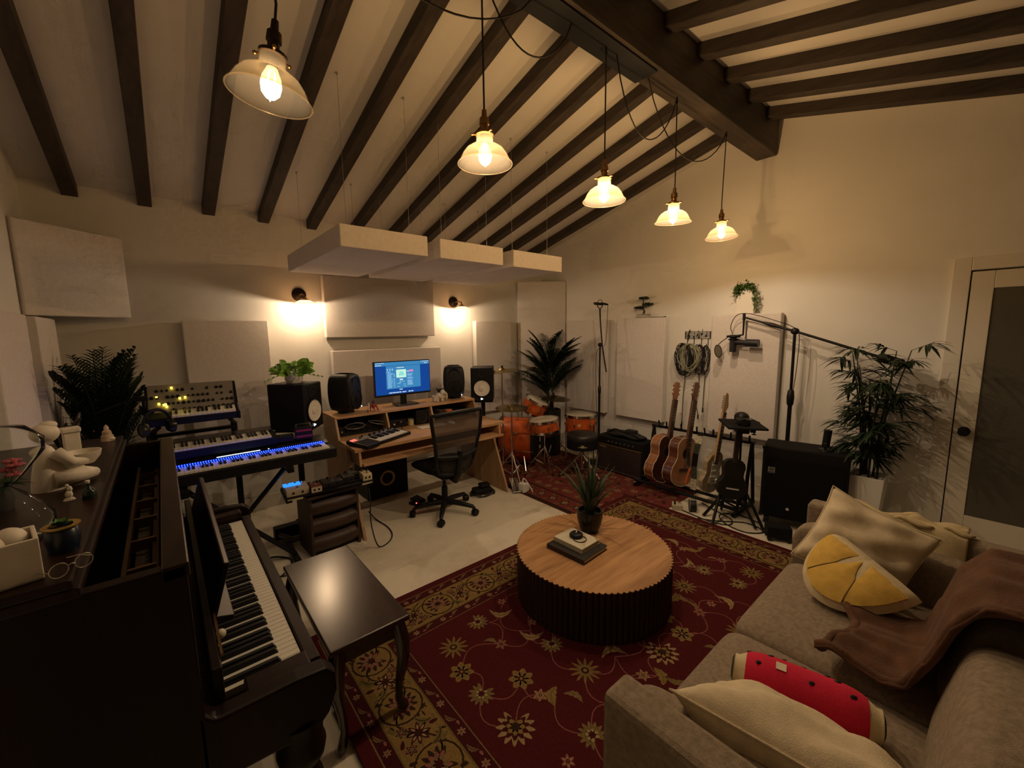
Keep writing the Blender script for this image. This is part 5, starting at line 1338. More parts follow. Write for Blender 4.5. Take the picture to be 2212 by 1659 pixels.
def acoustic(label, loc, rot, top_c, side_c, guard=True):
    t = thing('acoustic_guitar', label, 'guitar', loc, 0, 'guitars on the rack', rot=rot)
    L = .50; o = outline(L, acoustic_half)
    obj('body_sides', XZl(B()).prism(o, -.045, .055), side_c, t, bev=.004)
    obj('soundboard', XZl(B()).prism([(x * .985, z * .99 + .002) for x, z in o], -.0475, -.045), top_c, t)
    for y in (-.046, .056):
        obj('binding', B().tube([(x, y, z) for x, z in o], .0032, 6, True), mat('binding_cream', (.70, .62, .45), .4), t)
    obj('sound_hole', B().at((0, -.0478, .335), (PI / 2, 0, 0)).cyl((0, 0, 0), (0, 0, .001), .05, n=30), blackmt_m, t)
    obj('rosette', B().at((0, -.0480, .335), (PI / 2, 0, 0)).tube([(.056 * math.cos(a * PI / 16), .056 * math.sin(a * PI / 16), 0) for a in range(32)], .003, 4, True), mat('rosette', (.05, .03, .02), .4), t)
    obj('bridge', B().box(-.075, .075, -.056, -.047, .155, .185), mat('rosewood', (.035, .018, .012), .5), t, bev=.004)
    if guard: obj('pick_guard', XZl(B()).prism([(.03, .30), (.06, .33), (.085, .27), (.095, .21), (.06, .20), (.02, .25)], -.0485, -.047), mat('pickguard_dark', (.03, .016, .012), .3), t)
    neck = obj('neck', B().box(-.026, .026, -.060, -.030, L - .04, L + .37), mat('neck_mahogany', (.12, .055, .03), .4), t, bev=.006)
    fb_ = obj('fretboard', B().box(-.027, .027, -.066, -.060, L - .14, L + .37), mat('rosewood', (.035, .018, .012), .5), t)
    for k in range(14): obj('fret', B().box(-.027, .027, -.0672, -.066, L - .10 + .47 * (1 - 2 ** (-k / 9.0)) * 1.5, L - .0985 + .47 * (1 - 2 ** (-k / 9.0)) * 1.5), chrome_m, fb_) if L - .10 + .47 * (1 - 2 ** (-k / 9.0)) * 1.5 < L + .36 else None
    hd = obj('headstock', XZl(B()).prism([(-.026, L + .37), (.026, L + .37), (.038, L + .42), (.036, L + .545), (0, L + .555), (-.036, L + .545), (-.038, L + .42)], -.055, -.036), side_c, t, bev=.003)
    for s_ in (-1, 1):
        for k in range(3): obj('tuning_peg', B().cyl((s_ * .035, -.045, L + .43 + k * .042), (s_ * .052, -.045, L + .43 + k * .042), .004, n=8).ell((s_ * .058, -.045, L + .43 + k * .042), (.008, .005, .011), 8, 6), mat('peg_gold', (.5, .36, .12), .3, .9), hd)
    for k in range(6): obj('string', B().cyl((-.022 + k * .0088, -.058, .17), (-.018 + k * .0072, -.069, L + .37), .0008, n=4), chrome_m, t)
    obj('strap_button', B().cyl((0, 0, 0), (0, 0, -.014), .008, n=8), chrome_m, t)
    return t
spruce = wood('spruce_top', (.30, .13, .05), (.46, .22, .09), .3, 8, 'z', coat=.4); mahog = wood('mahogany_side', (.07, .022, .014), (.16, .055, .03), .3, 8, 'z', coat=.4); sunb = wood('dark_cherry_top', (.05, .014, .010), (.10, .03, .02), .28, 8, 'z', coat=.4); ambr = wood('amber_side', (.24, .09, .04), (.36, .16, .07), .3, 8, 'z', coat=.4)
acoustic('natural-top acoustic guitar with white binding, second on the guitar rack', (3.84, 1.975, .115), (0, R(10), R(-8)), spruce, mahog)
acoustic('dark cherry acoustic guitar with amber sides, first on the guitar rack', (3.84, 2.175, .10), (0, R(10), R(-8)), sunb, ambr, False)
# electric guitar
def electric(label, loc, rot):
    t = thing('electric_guitar', label, 'guitar', loc, 0, 'guitars on the rack', rot=rot)
    def half(v, s_):
        ks = [(0, .02), (.05, .09), (.15, .145), (.30, .158), (.45, .125), (.55, .108), (.65, .115), (.78, .140 if s_ > 0 else .120), (.90, .125 if s_ > 0 else .085), (1.0, .085 if s_ > 0 else .03)]
        for (a, b), (c, d) in zip(ks, ks[1:]):
            if v <= c:
                u = (v - a) / (c - a); u = u * u * (3 - 2 * u); return b + (d - b) * u
        return ks[-1][1]
    n = 30
    o = [(half(i / n, 1), .40 * i / n) for i in range(n + 1)] + [(.028, .36), (-.028, .33)] + [(-half(i / n, -1), .38 * i / n) for i in range(n, -1, -1)]
    bm2 = wood('relic_body', (.20, .15, .08), (.40, .32, .20), .4, 6, 'z')
    obj('body', XZl(B()).prism(o, -.022, .022), bm2, t, bev=.008)
    obj('pick_guard', XZl(B()).prism([(-.06, .10), (.0, .07), (.09, .12), (.10, .2), (.08, .30), (.02, .32), (-.05, .30), (-.04, .2)], -.0245, -.022), mat('pickguard_cream', (.62, .58, .48), .4), t)
    for k in range(3): obj('pickup', B().box(-.04, .04, -.029, -.0245, .15 + k * .055, .166 + k * .055), white_m, t, bev=.003)
    for k in range(3): obj('knob', B().at((.055 + .012 * k, -.0245, .13 - .028 * k), (PI / 2, 0, 0)).lathe([(0, .016), (.009, .016), (.011, 0), (0, 0)], 12), white_m, t)
    obj('bridge', B().box(-.035, .035, -.032, -.022, .10, .125), chrome_m, t, bev=.003)
    obj('neck', B().box(-.024, .024, -.035, -.012, .30, .78), mat('maple_neck', (.46, .28, .12), .35), t, bev=.006)
    fb_ = obj('fretboard', B().box(-.025, .025, -.040, -.035, .28, .78), mat('rosewood', (.035, .018, .012), .5), t)
    for k in range(12): obj('fret', B().box(-.025, .025, -.0412, -.040, .33 + k * .036, .3315 + k * .036), chrome_m, fb_)
    hd = obj('headstock', XZl(B()).prism([(-.024, .78), (.024, .78), (.03, .81), (.05, .83), (.045, .86), (.02, .95), (-.01, .97), (-.03, .94), (-.028, .82)], -.032, -.018), mat('maple_neck', (.46, .28, .12), .35), t, bev=.003)
    for k in range(6): obj('tuning_peg', B().cyl((-.026, -.025, .82 + k * .022), (-.045, -.025, .82 + k * .022), .0035, n=8).ell((-.05, -.025, .82 + k * .022), (.007, .004, .008), 8, 6), chrome_m, hd)
    return t
electric('pale worn electric guitar with a maple neck, third on the rack', (3.86, 1.68, .125), (0, R(12), R(-8)))
# rack
t = thing('guitar_rack', 'long black metal guitar rack along the right wall', 'guitar rack', (4.03, 1.90, .0))
obj('top_bar', B().cyl((.07, -.52, .62), (.07, .52, .62), .016, n=12), blackmet_m, t, smooth=40)
obj('bottom_bar', B().cyl((-.26, -.52, .075), (-.26, .52, .075), .016, n=12), blackmet_m, t, smooth=40)
obj('bottom_bar', B().cyl((-.10, -.52, .075), (-.10, .52, .075), .016, n=12), blackmet_m, t, smooth=40)
for y in (-.50, .50):
    obj('upright', B().tube([(.07, y, .62), (.0, y, .30), (-.02, y, .04)], .016, 10), blackmet_m, t, smooth=50)
    obj('upright', B().tube([(.07, y, .62), (.17, y, .02)], .016, 10), blackmet_m, t, smooth=50)
    obj('foot', B().box(-.29, .18, y - .018, y + .018, .009, .04), blackmet_m, t, bev=.006)
for k in range(6):
    y = -.44 + k * .165
    h_ = obj('neck_yoke', B().tube([(.04, y - .045, .69), (.055, y - .04, .63), (.06, y, .62), (.055, y + .04, .63), (.04, y + .045, .69)], .009, 8), blackmt_m, t, smooth=60)
# strap hanging from the rack
t = thing('guitar_strap', 'dark patterned guitar strap with pale bands hanging from the rack', 'strap', (3.93, 1.82, .62))
bb = B(); n = 14
pathp = [(.05, .0, 0.03), (.0, -.01, .02), (-.04, -.012, -.05), (-.05, -.0, -.15), (-.055, .01, -.28), (-.07, .0, -.40), (-.10, -.01, -.50)]
for (a, b_), cm in zip(zip(pathp, pathp[1:]), ('black', 'cream', 'green', 'black', 'green', 'cream')):
    q = B(); q.add([(a[0], a[1] - .028, a[2]), (a[0], a[1] + .028, a[2]), (b_[0], b_[1] + .028, b_[2]), (b_[0], b_[1] - .028, b_[2]), (a[0] + .004, a[1] - .028, a[2]), (a[0] + .004, a[1] + .028, a[2]), (b_[0] + .004, b_[1] + .028, b_[2]), (b_[0] + .004, b_[1] - .028, b_[2])], [(0, 1, 2, 3), (7, 6, 5, 4), (0, 4, 5, 1), (1, 5, 6, 2), (2, 6, 7, 3), (3, 7, 4, 0)])
    obj('strap_band', q, {'black': blackmt_m, 'cream': mat('strap_cream', (.40, .36, .26), .7, var=.5, vs=60), 'green': mat('strap_green', (.04, .05, .035), .8, var=.5, vs=50)}[cm], t)
tag(obj('orange_board', B().at((3.86, 1.87, .26), (R(8), R(14), 0)).prism([(-.02, -.012), (.03, -.012), (.03, .012), (-.02, .012)], -.11, .05), mat('orange_plastic', (.55, .12, .03), .4), bev=.008), 'orange plastic slab standing behind the patterned strap', 'board')
# small black guitar on a stand
t = thing('travel_guitar', 'small black travel guitar on a low stand under the black tray', 'guitar', (3.66, 1.40, .20), 0, None, rot=(R(-10), R(6), R(-52)))
o = outline(.36, lambda v: acoustic_half(v) * .62)
obj('body', XZl(B()).prism(o, -.035, .035), mat('matte_black_body', (.012, .011, .011), .4), t, bev=.006)
obj('bridge', B().box(-.05, .05, -.042, -.035, .09, .102), mat('silver_print', (.6, .58, .55), .4), t)
obj('neck', B().box(-.020, .020, -.042, -.018, .32, .60), mat('dark_neck', (.03, .02, .015), .4), t, bev=.004)
obj('headstock', B().box(-.026, .026, -.038, -.020, .60, .70), mat('brown_head', (.12, .05, .03), .4), t, bev=.005)
for s_ in (-1, 1):
    for k in range(3): obj('tuning_peg', B().cyl((s_ * .026, -.03, .62 + k * .027), (s_ * .042, -.03, .62 + k * .027), .004, n=8), mat('peg_gold', (.5, .36, .12), .3, .9), t)
t = thing('guitar_stand', 'low black folding stand holding the small black guitar', 'guitar stand', (3.66, 1.40, 0), R(-52))
for s_ in (-1, 1):
    obj('leg', B().tube([(s_ * .03, .10, .30), (s_ * .10, -.02, .19), (s_ * .17, -.14, .012)], .012, 8), blackmet_m, t)
    obj('cradle_arm', B().tube([(s_ * .09, .0, .19), (s_ * .09, -.09, .185), (s_ * .09, -.10, .225)], .010, 8), blackmt_m, t)
obj('leg', B().tube([(0, .10, .31), (0, .22, .012)], .012, 8), blackmet_m, t); obj('hub', B().ell((0, .10, .31), (.05, .022, .022), 12, 8), black_m, t, smooth=180)
# tray on tripod with a camera-like gadget
t = thing('tray_stand', 'black square tray on a tripod pole in front of the guitar rack', 'stand', (3.765, 1.375, 0), R(35))
tripod(t, .83, .27, .34, m=blackmet_m, rot=R(-147), rr=.013)
obj('tray', B().box(-.185, .185, -.15, .15, .845, .862), blackmt_m, t, bev=.004)
obj('mount', B().box(-.05, .05, -.05, .05, .78, .846), black_m, t, bev=.008)
obj('clamp', B().box(.10, .135, -.14, -.10, .76, .846).cyl((.08, -.12, .75), (.08, -.12, .83), .006, n=8).cyl((.08, -.12, .748), (.08, -.12, .752), .02, n=12), blackmet_m, t)
t = thing('tray_device', 'chunky black device with a cord lying on the black tray', 'device', (3.765, 1.375, .8625), R(28))
obj('body', B().box(-.10, .05, -.05, .05, 0, .055), black_m, t, bev=.014); obj('dome', B().ell((.045, 0, .045), (.065, .06, .048), 16, 10), black_m, t, smooth=180); obj('grip', B().cyl((-.13, .0, .035), (-.08, .0, .035), .028, n=14), black_m, t, smooth=40)
obj('cord', B().spl([(.10, -.02, .03), (.15, -.04, .035), (.19, -.09, .01), (.22, -.14, -.015), (.20, -.17, -.03), (.17, -.15, -.01)], .003, 6), cord_m, t)
# bass amplifier
t = thing('bass_amp', 'big black bass speaker cabinet on castors behind the sofa arm', 'amplifier', (4.095, .98, 0), R(-78))
obj('cabinet', B().box(-.29, .29, -.22, .08, .075, .69), mat('tolex_black', (.008, .008, .008), .75, bump=.3, bs=300, spec=.2), t, bev=.014)
obj('grille', B().box(-.265, .265, -.225, -.22, .10, .60), mat('grille_black', (.007, .007, .008), .95, spec=.15), t)
obj('logo_badge', B().box(-.245, -.195, -.228, -.225, .465, .515), mat('badge_grey', (.25, .24, .22), .5), t)
obj('badge_print', B().box(-.237, -.203, -.2285, -.228, .487, .508).box(-.243, -.197, -.2285, -.228, .468, .478), mat('badge_dark', (.06, .06, .06), .5), t)
obj('power_dot', B().at((-.09, -.226, .175), (PI / 2, 0, 0)).cyl((0, 0, 0), (0, 0, .003), .012, n=12), mat('silver_print', (.6, .58, .55), .4), t)
for sx in (-1, 1):
    for y in (-.17, .04): obj('castor', B().at((sx * .24, y, .038), (0, PI / 2, 0)).lathe([(0, -.016), (.037, -.016), (.037, .016), (0, .016)], 16), black_m, t, smooth=40)
    for z in (.09, .675): obj('corner_guard', B().cb((sx * .28, -.212, z), (.03, .03, .03)), black_m, t, bev=.008)
t = thing('condenser_mic', 'short black microphone in a clip standing on the bass cabinet', 'microphone', (4.00, .83, .691))
obj('base', B().lathe([(0, 0), (.05, 0), (.045, .012), (0, .014)], 20), black_m, t, smooth=40); obj('body', B().cyl((0, 0, .04), (0, -.01, .17), .026, .027, n=18), black_m, t, smooth=40); obj('clip', B().box(-.03, .05, -.02, .02, .03, .07), black_m, t, bev=.008); obj('stem', B().cyl((0, 0, .01), (0, 0, .05), .008, n=8), black_m, t)
t = thing('flight_case', 'dark low case on the floor in front of the bass cabinet', 'case', (3.62, 1.01, 0), R(-60))
obj('case_body', B().box(-.085, .085, -.06, .06, .03, .12), blackmt_m, t, bev=.01)
for sx in (-1, 1):
    for sy in (-1, 1): obj('castor', B().at((sx * .065, sy * .045, .018), (PI / 2, 0, 0)).lathe([(0, -.012), (.018, -.012), (.018, .012), (0, .012)], 12), black_m, t, smooth=40)
# boom microphone stand
t = thing('boom_mic_stand', 'tall black boom stand with a studio microphone and round pop filter', 'microphone stand', (4.25, 1.165, 0))
obj('base', B().lathe([(0, 0), (.075, 0), (.075, .02), (.03, .03), (0, .03)], 28), blackmet_m, t, smooth=40)
obj('lower_pole', B().cyl((0, 0, .02), (0, 0, 1.05), .017, n=14), blackmet_m, t, smooth=40); obj('upper_pole', B().cyl((0, 0, 1.02), (-.01, 0, 1.64), .012, n=14), blackmet_m, t, smooth=40)
obj('clutch', B().lathe([(.017, .98), (.027, 1.0), (.030, 1.06), (.024, 1.12), (.012, 1.13)], 16), black_m, t, smooth=50)
piv = Vector((-.01, 0, 1.645)); tipv = Vector((-.015, .42, 1.78)); tail = Vector((-.02, -.655, 1.415))
obj('boom_joint', B().ell(tuple(piv), (.026, .034, .03), 14, 10), black_m, t, smooth=180)
obj('boom_arm', B().tube([tuple(tail), tuple(piv), tuple(piv.lerp(tipv, .4)), tuple(piv.lerp(tipv, .55)), tuple(tipv)], [.011, .011, .012, .010, .008], 10), blackmet_m, t, smooth=60)
obj('boom_grip', B().tube([tuple(piv.lerp(tipv, .25)), tuple(piv.lerp(tipv, .42)), tuple(piv.lerp(tipv, .62))], [.013, .019, .010], 12), black_m, t, smooth=60)
cw_ = tail + (tail - piv).normalized() * .0
obj('counterweight', B().tube([tuple(piv.lerp(tail, .86)), tuple(piv.lerp(tail, .89)), tuple(piv.lerp(tail, 1.08)), tuple(piv.lerp(tail, 1.10)), tuple(piv.lerp(tail, 1.16))], [.018, .036, .034, .022, .020], 14), black_m, t, smooth=50)
obj('tip_joint', B().cyl((tipv.x, tipv.y, tipv.z - .03), (tipv.x, tipv.y, tipv.z + .035), .013, n=12), black_m, t)
obj('drop_arm', B().tube([(tipv.x, tipv.y, tipv.z), (tipv.x, tipv.y, tipv.z - .165), (tipv.x, tipv.y + .06, tipv.z - .175)], .009, 10), blackmet_m, t, smooth=60)
mx_, my_, mz_ = tipv.x, tipv.y + .085, tipv.z - .20
obj('shock_mount', B().at((mx_, my_, mz_ + .02)).tube([(.052 * math.cos(a * PI / 8), .052 * math.sin(a * PI / 8), 0) for a in range(16)], .011, 8, True).tube([(.038 * math.cos(a * PI / 8), .038 * math.sin(a * PI / 8), -.03) for a in range(16)], .007, 8, True), black_m, t, smooth=60)
mic = obj('microphone', B().cyl((mx_, my_, mz_ + .035), (mx_, my_, mz_ - .13), .031, n=20), mat('mic_navy', (.012, .012, .018), .4), t, smooth=40)
obj('side_mic', B().cyl((mx_, my_ - .02, mz_ - .035), (mx_, my_ - .115, mz_ - .042), .025, n=16).cyl((mx_, my_ - .118, mz_ - .042), (mx_, my_ - .225, mz_ - .045), .037, n=18), mat('mic_navy', (.012, .012, .018), .4), t, smooth=40)
obj('pop_filter_arm', B().tube([(mx_, my_ + .04, mz_ + .02), (mx_ - .02, my_ + .10, mz_ - .03), (mx_ - .03, my_ + .125, mz_ - .06)], .004, 8), blackmet_m, t)
pf = obj('pop_filter_hoop', B().at((mx_ - .03, my_ + .125, mz_ - .125), (0, R(12), R(62))).tube([(0, .040 * math.cos(a * PI / 12), .062 * math.sin(a * PI / 12)) for a in range(24)], .004, 6, True), blackmet_m, t, smooth=60)
obj('pop_screen', B().at((mx_ - .03, my_ + .125, mz_ - .125), (0, R(12), R(62))).add([(0, 0, 0)] + [(0, .038 * math.cos(a * PI / 12), .060 * math.sin(a * PI / 12)) for a in range(24)], [(0, 1 + a, 1 + (a + 1) % 24) for a in range(24)]), frosted('pop_mesh', (.25, .23, .18), .35), pf, recalc=False)
obj('mic_cable', B().spl([(mx_, my_ + .01, mz_ + .04), (mx_, my_ + .03, mz_ + .12), (mx_, my_ - .02, tipv.z + .02), (tipv.x, tipv.y - .05, tipv.z + .03), (piv.x - .01, .15, 1.74), (piv.x - .01, .02, 1.685), (.0, -.03, 1.62), (-.01, -.035, 1.4), (-.005, -.02, 1.15), (.0, .01, .95), (-.01, -.02, .6)], .0035, 6), cord_m, t, smooth=60)
# slim straight mic stand
t = thing('mic_stand', 'slim black microphone stand with a large disc mic by the floor tom', 'microphone stand', (4.10, 3.16, .0085))
obj('base', B().lathe([(0, 0), (.12, 0), (.12, .012), (.02, .025), (0, .025)], 28), blackmet_m, t, smooth=40)
obj('lower_pole', B().cyl((0, 0, .02), (0, 0, .95), .014, n=12), blackmet_m, t, smooth=40); obj('upper_pole', B().cyl((0, 0, .93), (0, -.0, 1.49), .010, n=12), blackmet_m, t, smooth=40)
obj('clutch', B().lathe([(.014, .88), (.02, .90), (.02, .97), (.010, .985)], 14), black_m, t, smooth=50); obj('joint', B().ell((0, 0, 1.49), (.026, .03, .026), 12, 8), black_m, t, smooth=180)
obj('boom_rod', B().tube([(-.0, -.10, 1.16), (0, -.035, 1.47), (0, .0, 1.76), (0, .01, 1.92)], [.008, .008, .008, .010], 8), blackmet_m, t, smooth=60)
obj('yoke', B().tube([(0, .01, 1.92), (0, .045, 1.955), (0, .045, 1.99)], .006, 8).tube([(0, .01, 1.92), (0, -.03, 1.955), (0, -.03, 1.99)], .006, 8), blackmet_m, t)
obj('mic_head', B().at((0, .03, 1.985), (R(8), 0, R(0))).lathe([(0, -.016), (.05, -.016), (.062, -.006), (.062, .008), (.05, .016), (0, .016)], 28), black_m, t, smooth=50)
obj('mic_tail', B().tube([(0, -.02, 1.985), (0, -.085, 1.972), (0, -.11, 1.968)], [.014, .012, .007], 8), black_m, t); obj('suspension_ring', B().at((0, .01, 2.0), (0, PI / 2, 0)).tube([(.032 * math.cos(a * PI / 8), .032 * math.sin(a * PI / 8), 0) for a in range(16)], .004, 6, True), blackmet_m, t)
obj('mic_cable', B().spl([(0, -.10, 1.968), (.0, -.105, 1.9), (.02, -.06, 1.5), (.0, .05, 1.40), (-.01, .045, 1.0), (.0, .03, .5), (.02, .06, .1)], .003, 6), cord_m, t, smooth=60)
# hook rail shaped like a stave of music with hanging cables
t = thing('cable_hook_rail', 'black iron hook rail shaped like a line of sheet music on the right wall', 'hook rail', (XR, 2.105, 1.61))
for k in range(5): obj('stave_line', B().box(-.012, -.006, -.135, .135, -.036 + k * .018, -.033 + k * .018), blackmet_m, t)
for y in (-.135, .135): obj('end_bar', B().box(-.013, -.005, y - .004, y + .004, -.037, .04), blackmet_m, t)
for k, (y, z) in enumerate(((.04, -.02), (.0, .0), (-.045, .01), (-.09, -.01), (-.015, -.025))): obj('music_note', B().at((-.012, y, z), (0, -PI / 2, 0)).cyl((0, 0, 0), (0, 0, .005), .009, n=10).box(-.0, .055, -.009, -.006, 0, .004), blackmet_m, t)
obj('treble_clef', B().tube([(-.014, .095, -.055), (-.014, .100, -.045), (-.014, .095, .04), (-.014, .085, .058), (-.014, .080, .04), (-.014, .105, .005), (-.014, .110, -.02), (-.014, .09, -.03), (-.014, .083, -.01), (-.014, .095, .0)], .004, 6), blackmet_m, t)
for y in (.11, .035, -.045, -.115): obj('hook', B().tube([(-.01, y, -.036), (-.012, y, -.11), (-.03, y, -.125), (-.045, y, -.11), (-.047, y, -.09)], .004, 6), blackmet_m, t, smooth=60)
def coil(label, y, z, ry, rz_, m, loops, rng, x=XR - .045, tails=()):
    t = thing('hanging_cable', label, 'cable', (x, y, z), 0, 'coiled cables on the hook rail')
    for k in range(loops):
        fy, fz_ = ry * rng.uniform(.72, 1.05), rz_ * rng.uniform(.85, 1.04); oy, oz = rng.uniform(-.02, .02) * ry / .1, rng.uniform(-.015, .015)
        pts = [(rng.uniform(-.004, .004) - .006 * k, oy + fy * math.sin(a * PI / 14) + .01 * math.sin(3 * a * PI / 14 + k), -rz_ + oz + fz_ * math.cos(a * PI / 14)) for a in range(28)]
        top = max(p[2] for p in pts)
        pts = [(p[0], p[1], p[2] - top + .002 * k) for p in pts]
        obj('loop', B().tube(pts, .0036, 5, True), m, t, smooth=60)
    for tl in tails: obj('tail', B().spl(tl, .004, 6).tube([tl[-1], (tl[-1][0], tl[-1][1], tl[-1][2] - .05)], .008, 8), m, t)
    return t
rng = random.Random(31)
bk = mat('cable_black', (.015, .015, .015), .5); gr = mat('cable_sage', (.34, .35, .24), .5); pu = mat('cable_dark', (.025, .018, .022), .5)
coil('thick black coil of cables hanging leftmost on the hook rail', 2.215, 1.50, .085, .165, bk, 14, rng, tails=([(0, -.01, -.30), (0, .005, -.55), (0, .01, -.85)],))
coil('pale sage green coil of cable hanging second on the hook rail', 2.14, 1.50, .10, .145, gr, 12, rng, x=XR - .07)
coil('black cable coil hanging third on the hook rail', 2.06, 1.495, .060, .150, pu, 9, rng, tails=([(0, .0, -.28), (0, -.01, -.45), (0, .012, -.62), (0, -.012, -.74)],))
coil('thin black cable coil hanging closest to the ivy panel on the rail', 1.99, 1.495, .042, .155, bk, 5, rng, tails=([(0, .0, -.28), (0, .006, -.5), (0, .01, -.66)],))
# bonsai and ivy arch on the panels
t = thing('bonsai_tree', 'small cloud-pruned bonsai in a grey tray pot on the wall panel', 'bonsai', (4.37, 2.745, 1.812))
t.scale = (1.1, 1.15, 1.12)
obj('pot', B().box(-.028, .028, -.062, .062, .0, .035), mat('grey_pot', (.42, .40, .36), .6), t, bev=.006); obj('pot_rim', B().box(-.032, .032, -.068, .068, .033, .040), mat('grey_pot', (.42, .40, .36), .6), t, bev=.003)
obj('trunk', B().tube([(0, 0, .035), (0, -.012, .07), (0, .012, .11), (0, .0, .19)], [.012, .010, .007, .005], 8).tube([(0, .0, .09), (0, .045, .098)], .005, 6).tube([(0, .005, .12), (0, -.05, .135)], .005, 6), mat('bonsai_bark', (.06, .035, .02), .8), t)
rng = random.Random(17)
for (y, z, ry, rz_) in ((.052, .108, .050, .018), (-.048, .140, .052, .018), (.0, .205, .052, .016)):
    bb = B()
    for k in range(60):
        a, r_ = rng.random() * 6.28, math.sqrt(rng.random()); bb.ell((.032 * r_ * math.cos(a), y + ry * r_ * math.sin(a), z + rz_ * rng.uniform(-.6, .8) * (1 - r_ * r_ * .7)), (.010, .012, .008), 6, 4)
    obj('foliage_pad', bb, mat('bonsai_green', (.014, .030, .012), .7, var=.4, vs=40), t)
t = thing('incense_holder', 'thin dark stick lying on top of the bonsai panel', 'stick', (4.37, 2.56, 1.8125))
obj('stick', B().box(-.008, .008, -.095, .095, 0, .006), blackmt_m, t, bev=.002); obj('stand', B().box(-.012, .012, -.10, -.085, 0, .009), blackmt_m, t)
t = thing('ivy_arch', 'white arched block with green ivy growing over it on the wall panel', 'planter', (4.37, 1.625, 1.8155))
t.scale = (1.0, 1.12, 1.12)
ar = [(-.072, 0), (-.072, .16)] + [(-.072 * math.cos(a * PI / 12), .16 + .055 * math.sin(a * PI / 12)) for a in range(1, 12)] + [(.072, .16), (.072, 0)]
obj('arch_block', yz(B()).prism(ar, -.028, .028), mat('arch_white', (.80, .77, .70), .6), t, bev=.004)
ivy = mat('ivy_leaf', (.075, .15, .03), .5, var=.5, vs=40)
vine_pts = [(-.03, -.078, .04), (-.032, -.080, .12), (-.034, -.060, .20), (-.03, .0, .228), (-.034, .055, .205), (-.034, .078, .17)]
vn = obj('vine', B().tube(vine_pts, .004, 6), mat('vine_stem', (.05, .06, .02), .7), t)
bb = B()
for k in range(420):
    u = (.34 + .66 * rng.random()) * (len(vine_pts) - 1); i = min(len(vine_pts) - 2, int(u)); p = Vector(vine_pts[i]).lerp(Vector(vine_pts[i + 1]), u - i)
    p += Vector((rng.uniform(-.02, .03), rng.gauss(0, .018), rng.gauss(.010, .020)))
    d = Vector((rng.uniform(-1, .2), rng.uniform(-1, 1), rng.uniform(-.5, 1)))
    leaf_blade(bb, p, d, (0, .3, 1), rng.uniform(.018, .032), rng.uniform(.007, .011), .3, 3)
for k in range(50):
    p = Vector((-.03 + rng.uniform(-.01, .02), -.085 + rng.gauss(0, .012), rng.uniform(.03, .17))); leaf_blade(bb, p, (rng.uniform(-1, 0), rng.uniform(-1, .6), rng.uniform(-1, .4)), (0, .3, 1), .022, .008, .3, 3)
obj('ivy_leaves', bb, ivy, t, recalc=False, kind='stuff')
# bamboo in a white square pot
t = thing('potted_bamboo', 'leafy bamboo plant in a square white pot between cabinet and door', 'potted plant', (4.14, .575, 0))
b4 = B(); pts0 = [(-.10, -.10), (.10, -.10), (.10, .10), (-.10, .10)]
b4.add([(x * .78, y * .78, 0) for x, y in pts0] + [(x * 1.12, y * 1.12, .53) for x, y in pts0] + [(x * 1.0, y * 1.0, .53) for x, y in pts0] + [(x * .95, y * .95, .49) for x, y in pts0], [(0, 1, 2, 3)] + [(i, (i + 1) % 4, 4 + (i + 1) % 4, 4 + i) for i in range(4)] + [(4 + i, 4 + (i + 1) % 4, 8 + (i + 1) % 4, 8 + i) for i in range(4)] + [(8 + i, 8 + (i + 1) % 4, 12 + (i + 1) % 4, 12 + i) for i in range(4)] + [(12, 13, 14, 15)])
obj('pot', b4, white_m, t, bev=.004)
rng = random.Random(44)
for k in range(34): obj('pebble', B().ell((rng.uniform(-.085, .085), rng.uniform(-.085, .085), .50 + rng.uniform(0, .02)), (rng.uniform(.014, .022), rng.uniform(.012, .018), rng.uniform(.009, .013)), 8, 6), mat('pebble_white', (.66, .64, .58), .6), t, smooth=180)
cane = mat('bamboo_cane', (.014, .018, .008), .5)
for k in range(9):
    a = k * 2.4; r0 = .015 + .05 * rng.random(); lean = rng.uniform(.02, .16); Hc = rng.uniform(.75, 1.02)
    x0, y0 = r0 * math.cos(a), r0 * math.sin(a)
    lx = lean * math.cos(a) * (.5 if math.cos(a) > 0 else 1)
    pts = [(x0, y0, .49), (x0 + lx * .3, y0 + lean * .3 * math.sin(a), .49 + Hc * .5), (x0 + lx, y0 + lean * math.sin(a), .49 + Hc)]
    cn = obj('cane', B().tube(pts, [.008, .007, .003], 7), cane, t)
    bb = B()
    for j in range(10):
        v = .18 + .82 * j / 9; p = Vector(pts[0]).lerp(Vector(pts[1]), v * 2) if v < .5 else Vector(pts[1]).lerp(Vector(pts[2]), v * 2 - 1)
        b2 = rng.random() * 6.28; ext = rng.uniform(.06, .22)
        d2 = Vector((math.cos(b2) * (.45 if math.cos(b2) > 0 else 1), math.sin(b2), .35)); q = p + d2 * ext; q.x = min(q.x, .24)
        bb.tube([tuple(p), tuple(q)], .0018, 4)
        for l_ in range(12):
            c3 = b2 + rng.uniform(-.9, .9); s0 = p.lerp(q, rng.uniform(.4, 1))
            dd = Vector((math.cos(c3) * (.4 if math.cos(c3) > 0 else 1), math.sin(c3), rng.uniform(-.35, .45)))
            if s0.x + dd.normalized().x * .17 > .255: continue
            leaf_blade(bb, s0, dd, (0, 0, 1), rng.uniform(.09, .17), rng.uniform(.009, .014), .35, 4)
    obj('leaf_spray', bb, leaf_d, cn, recalc=False)
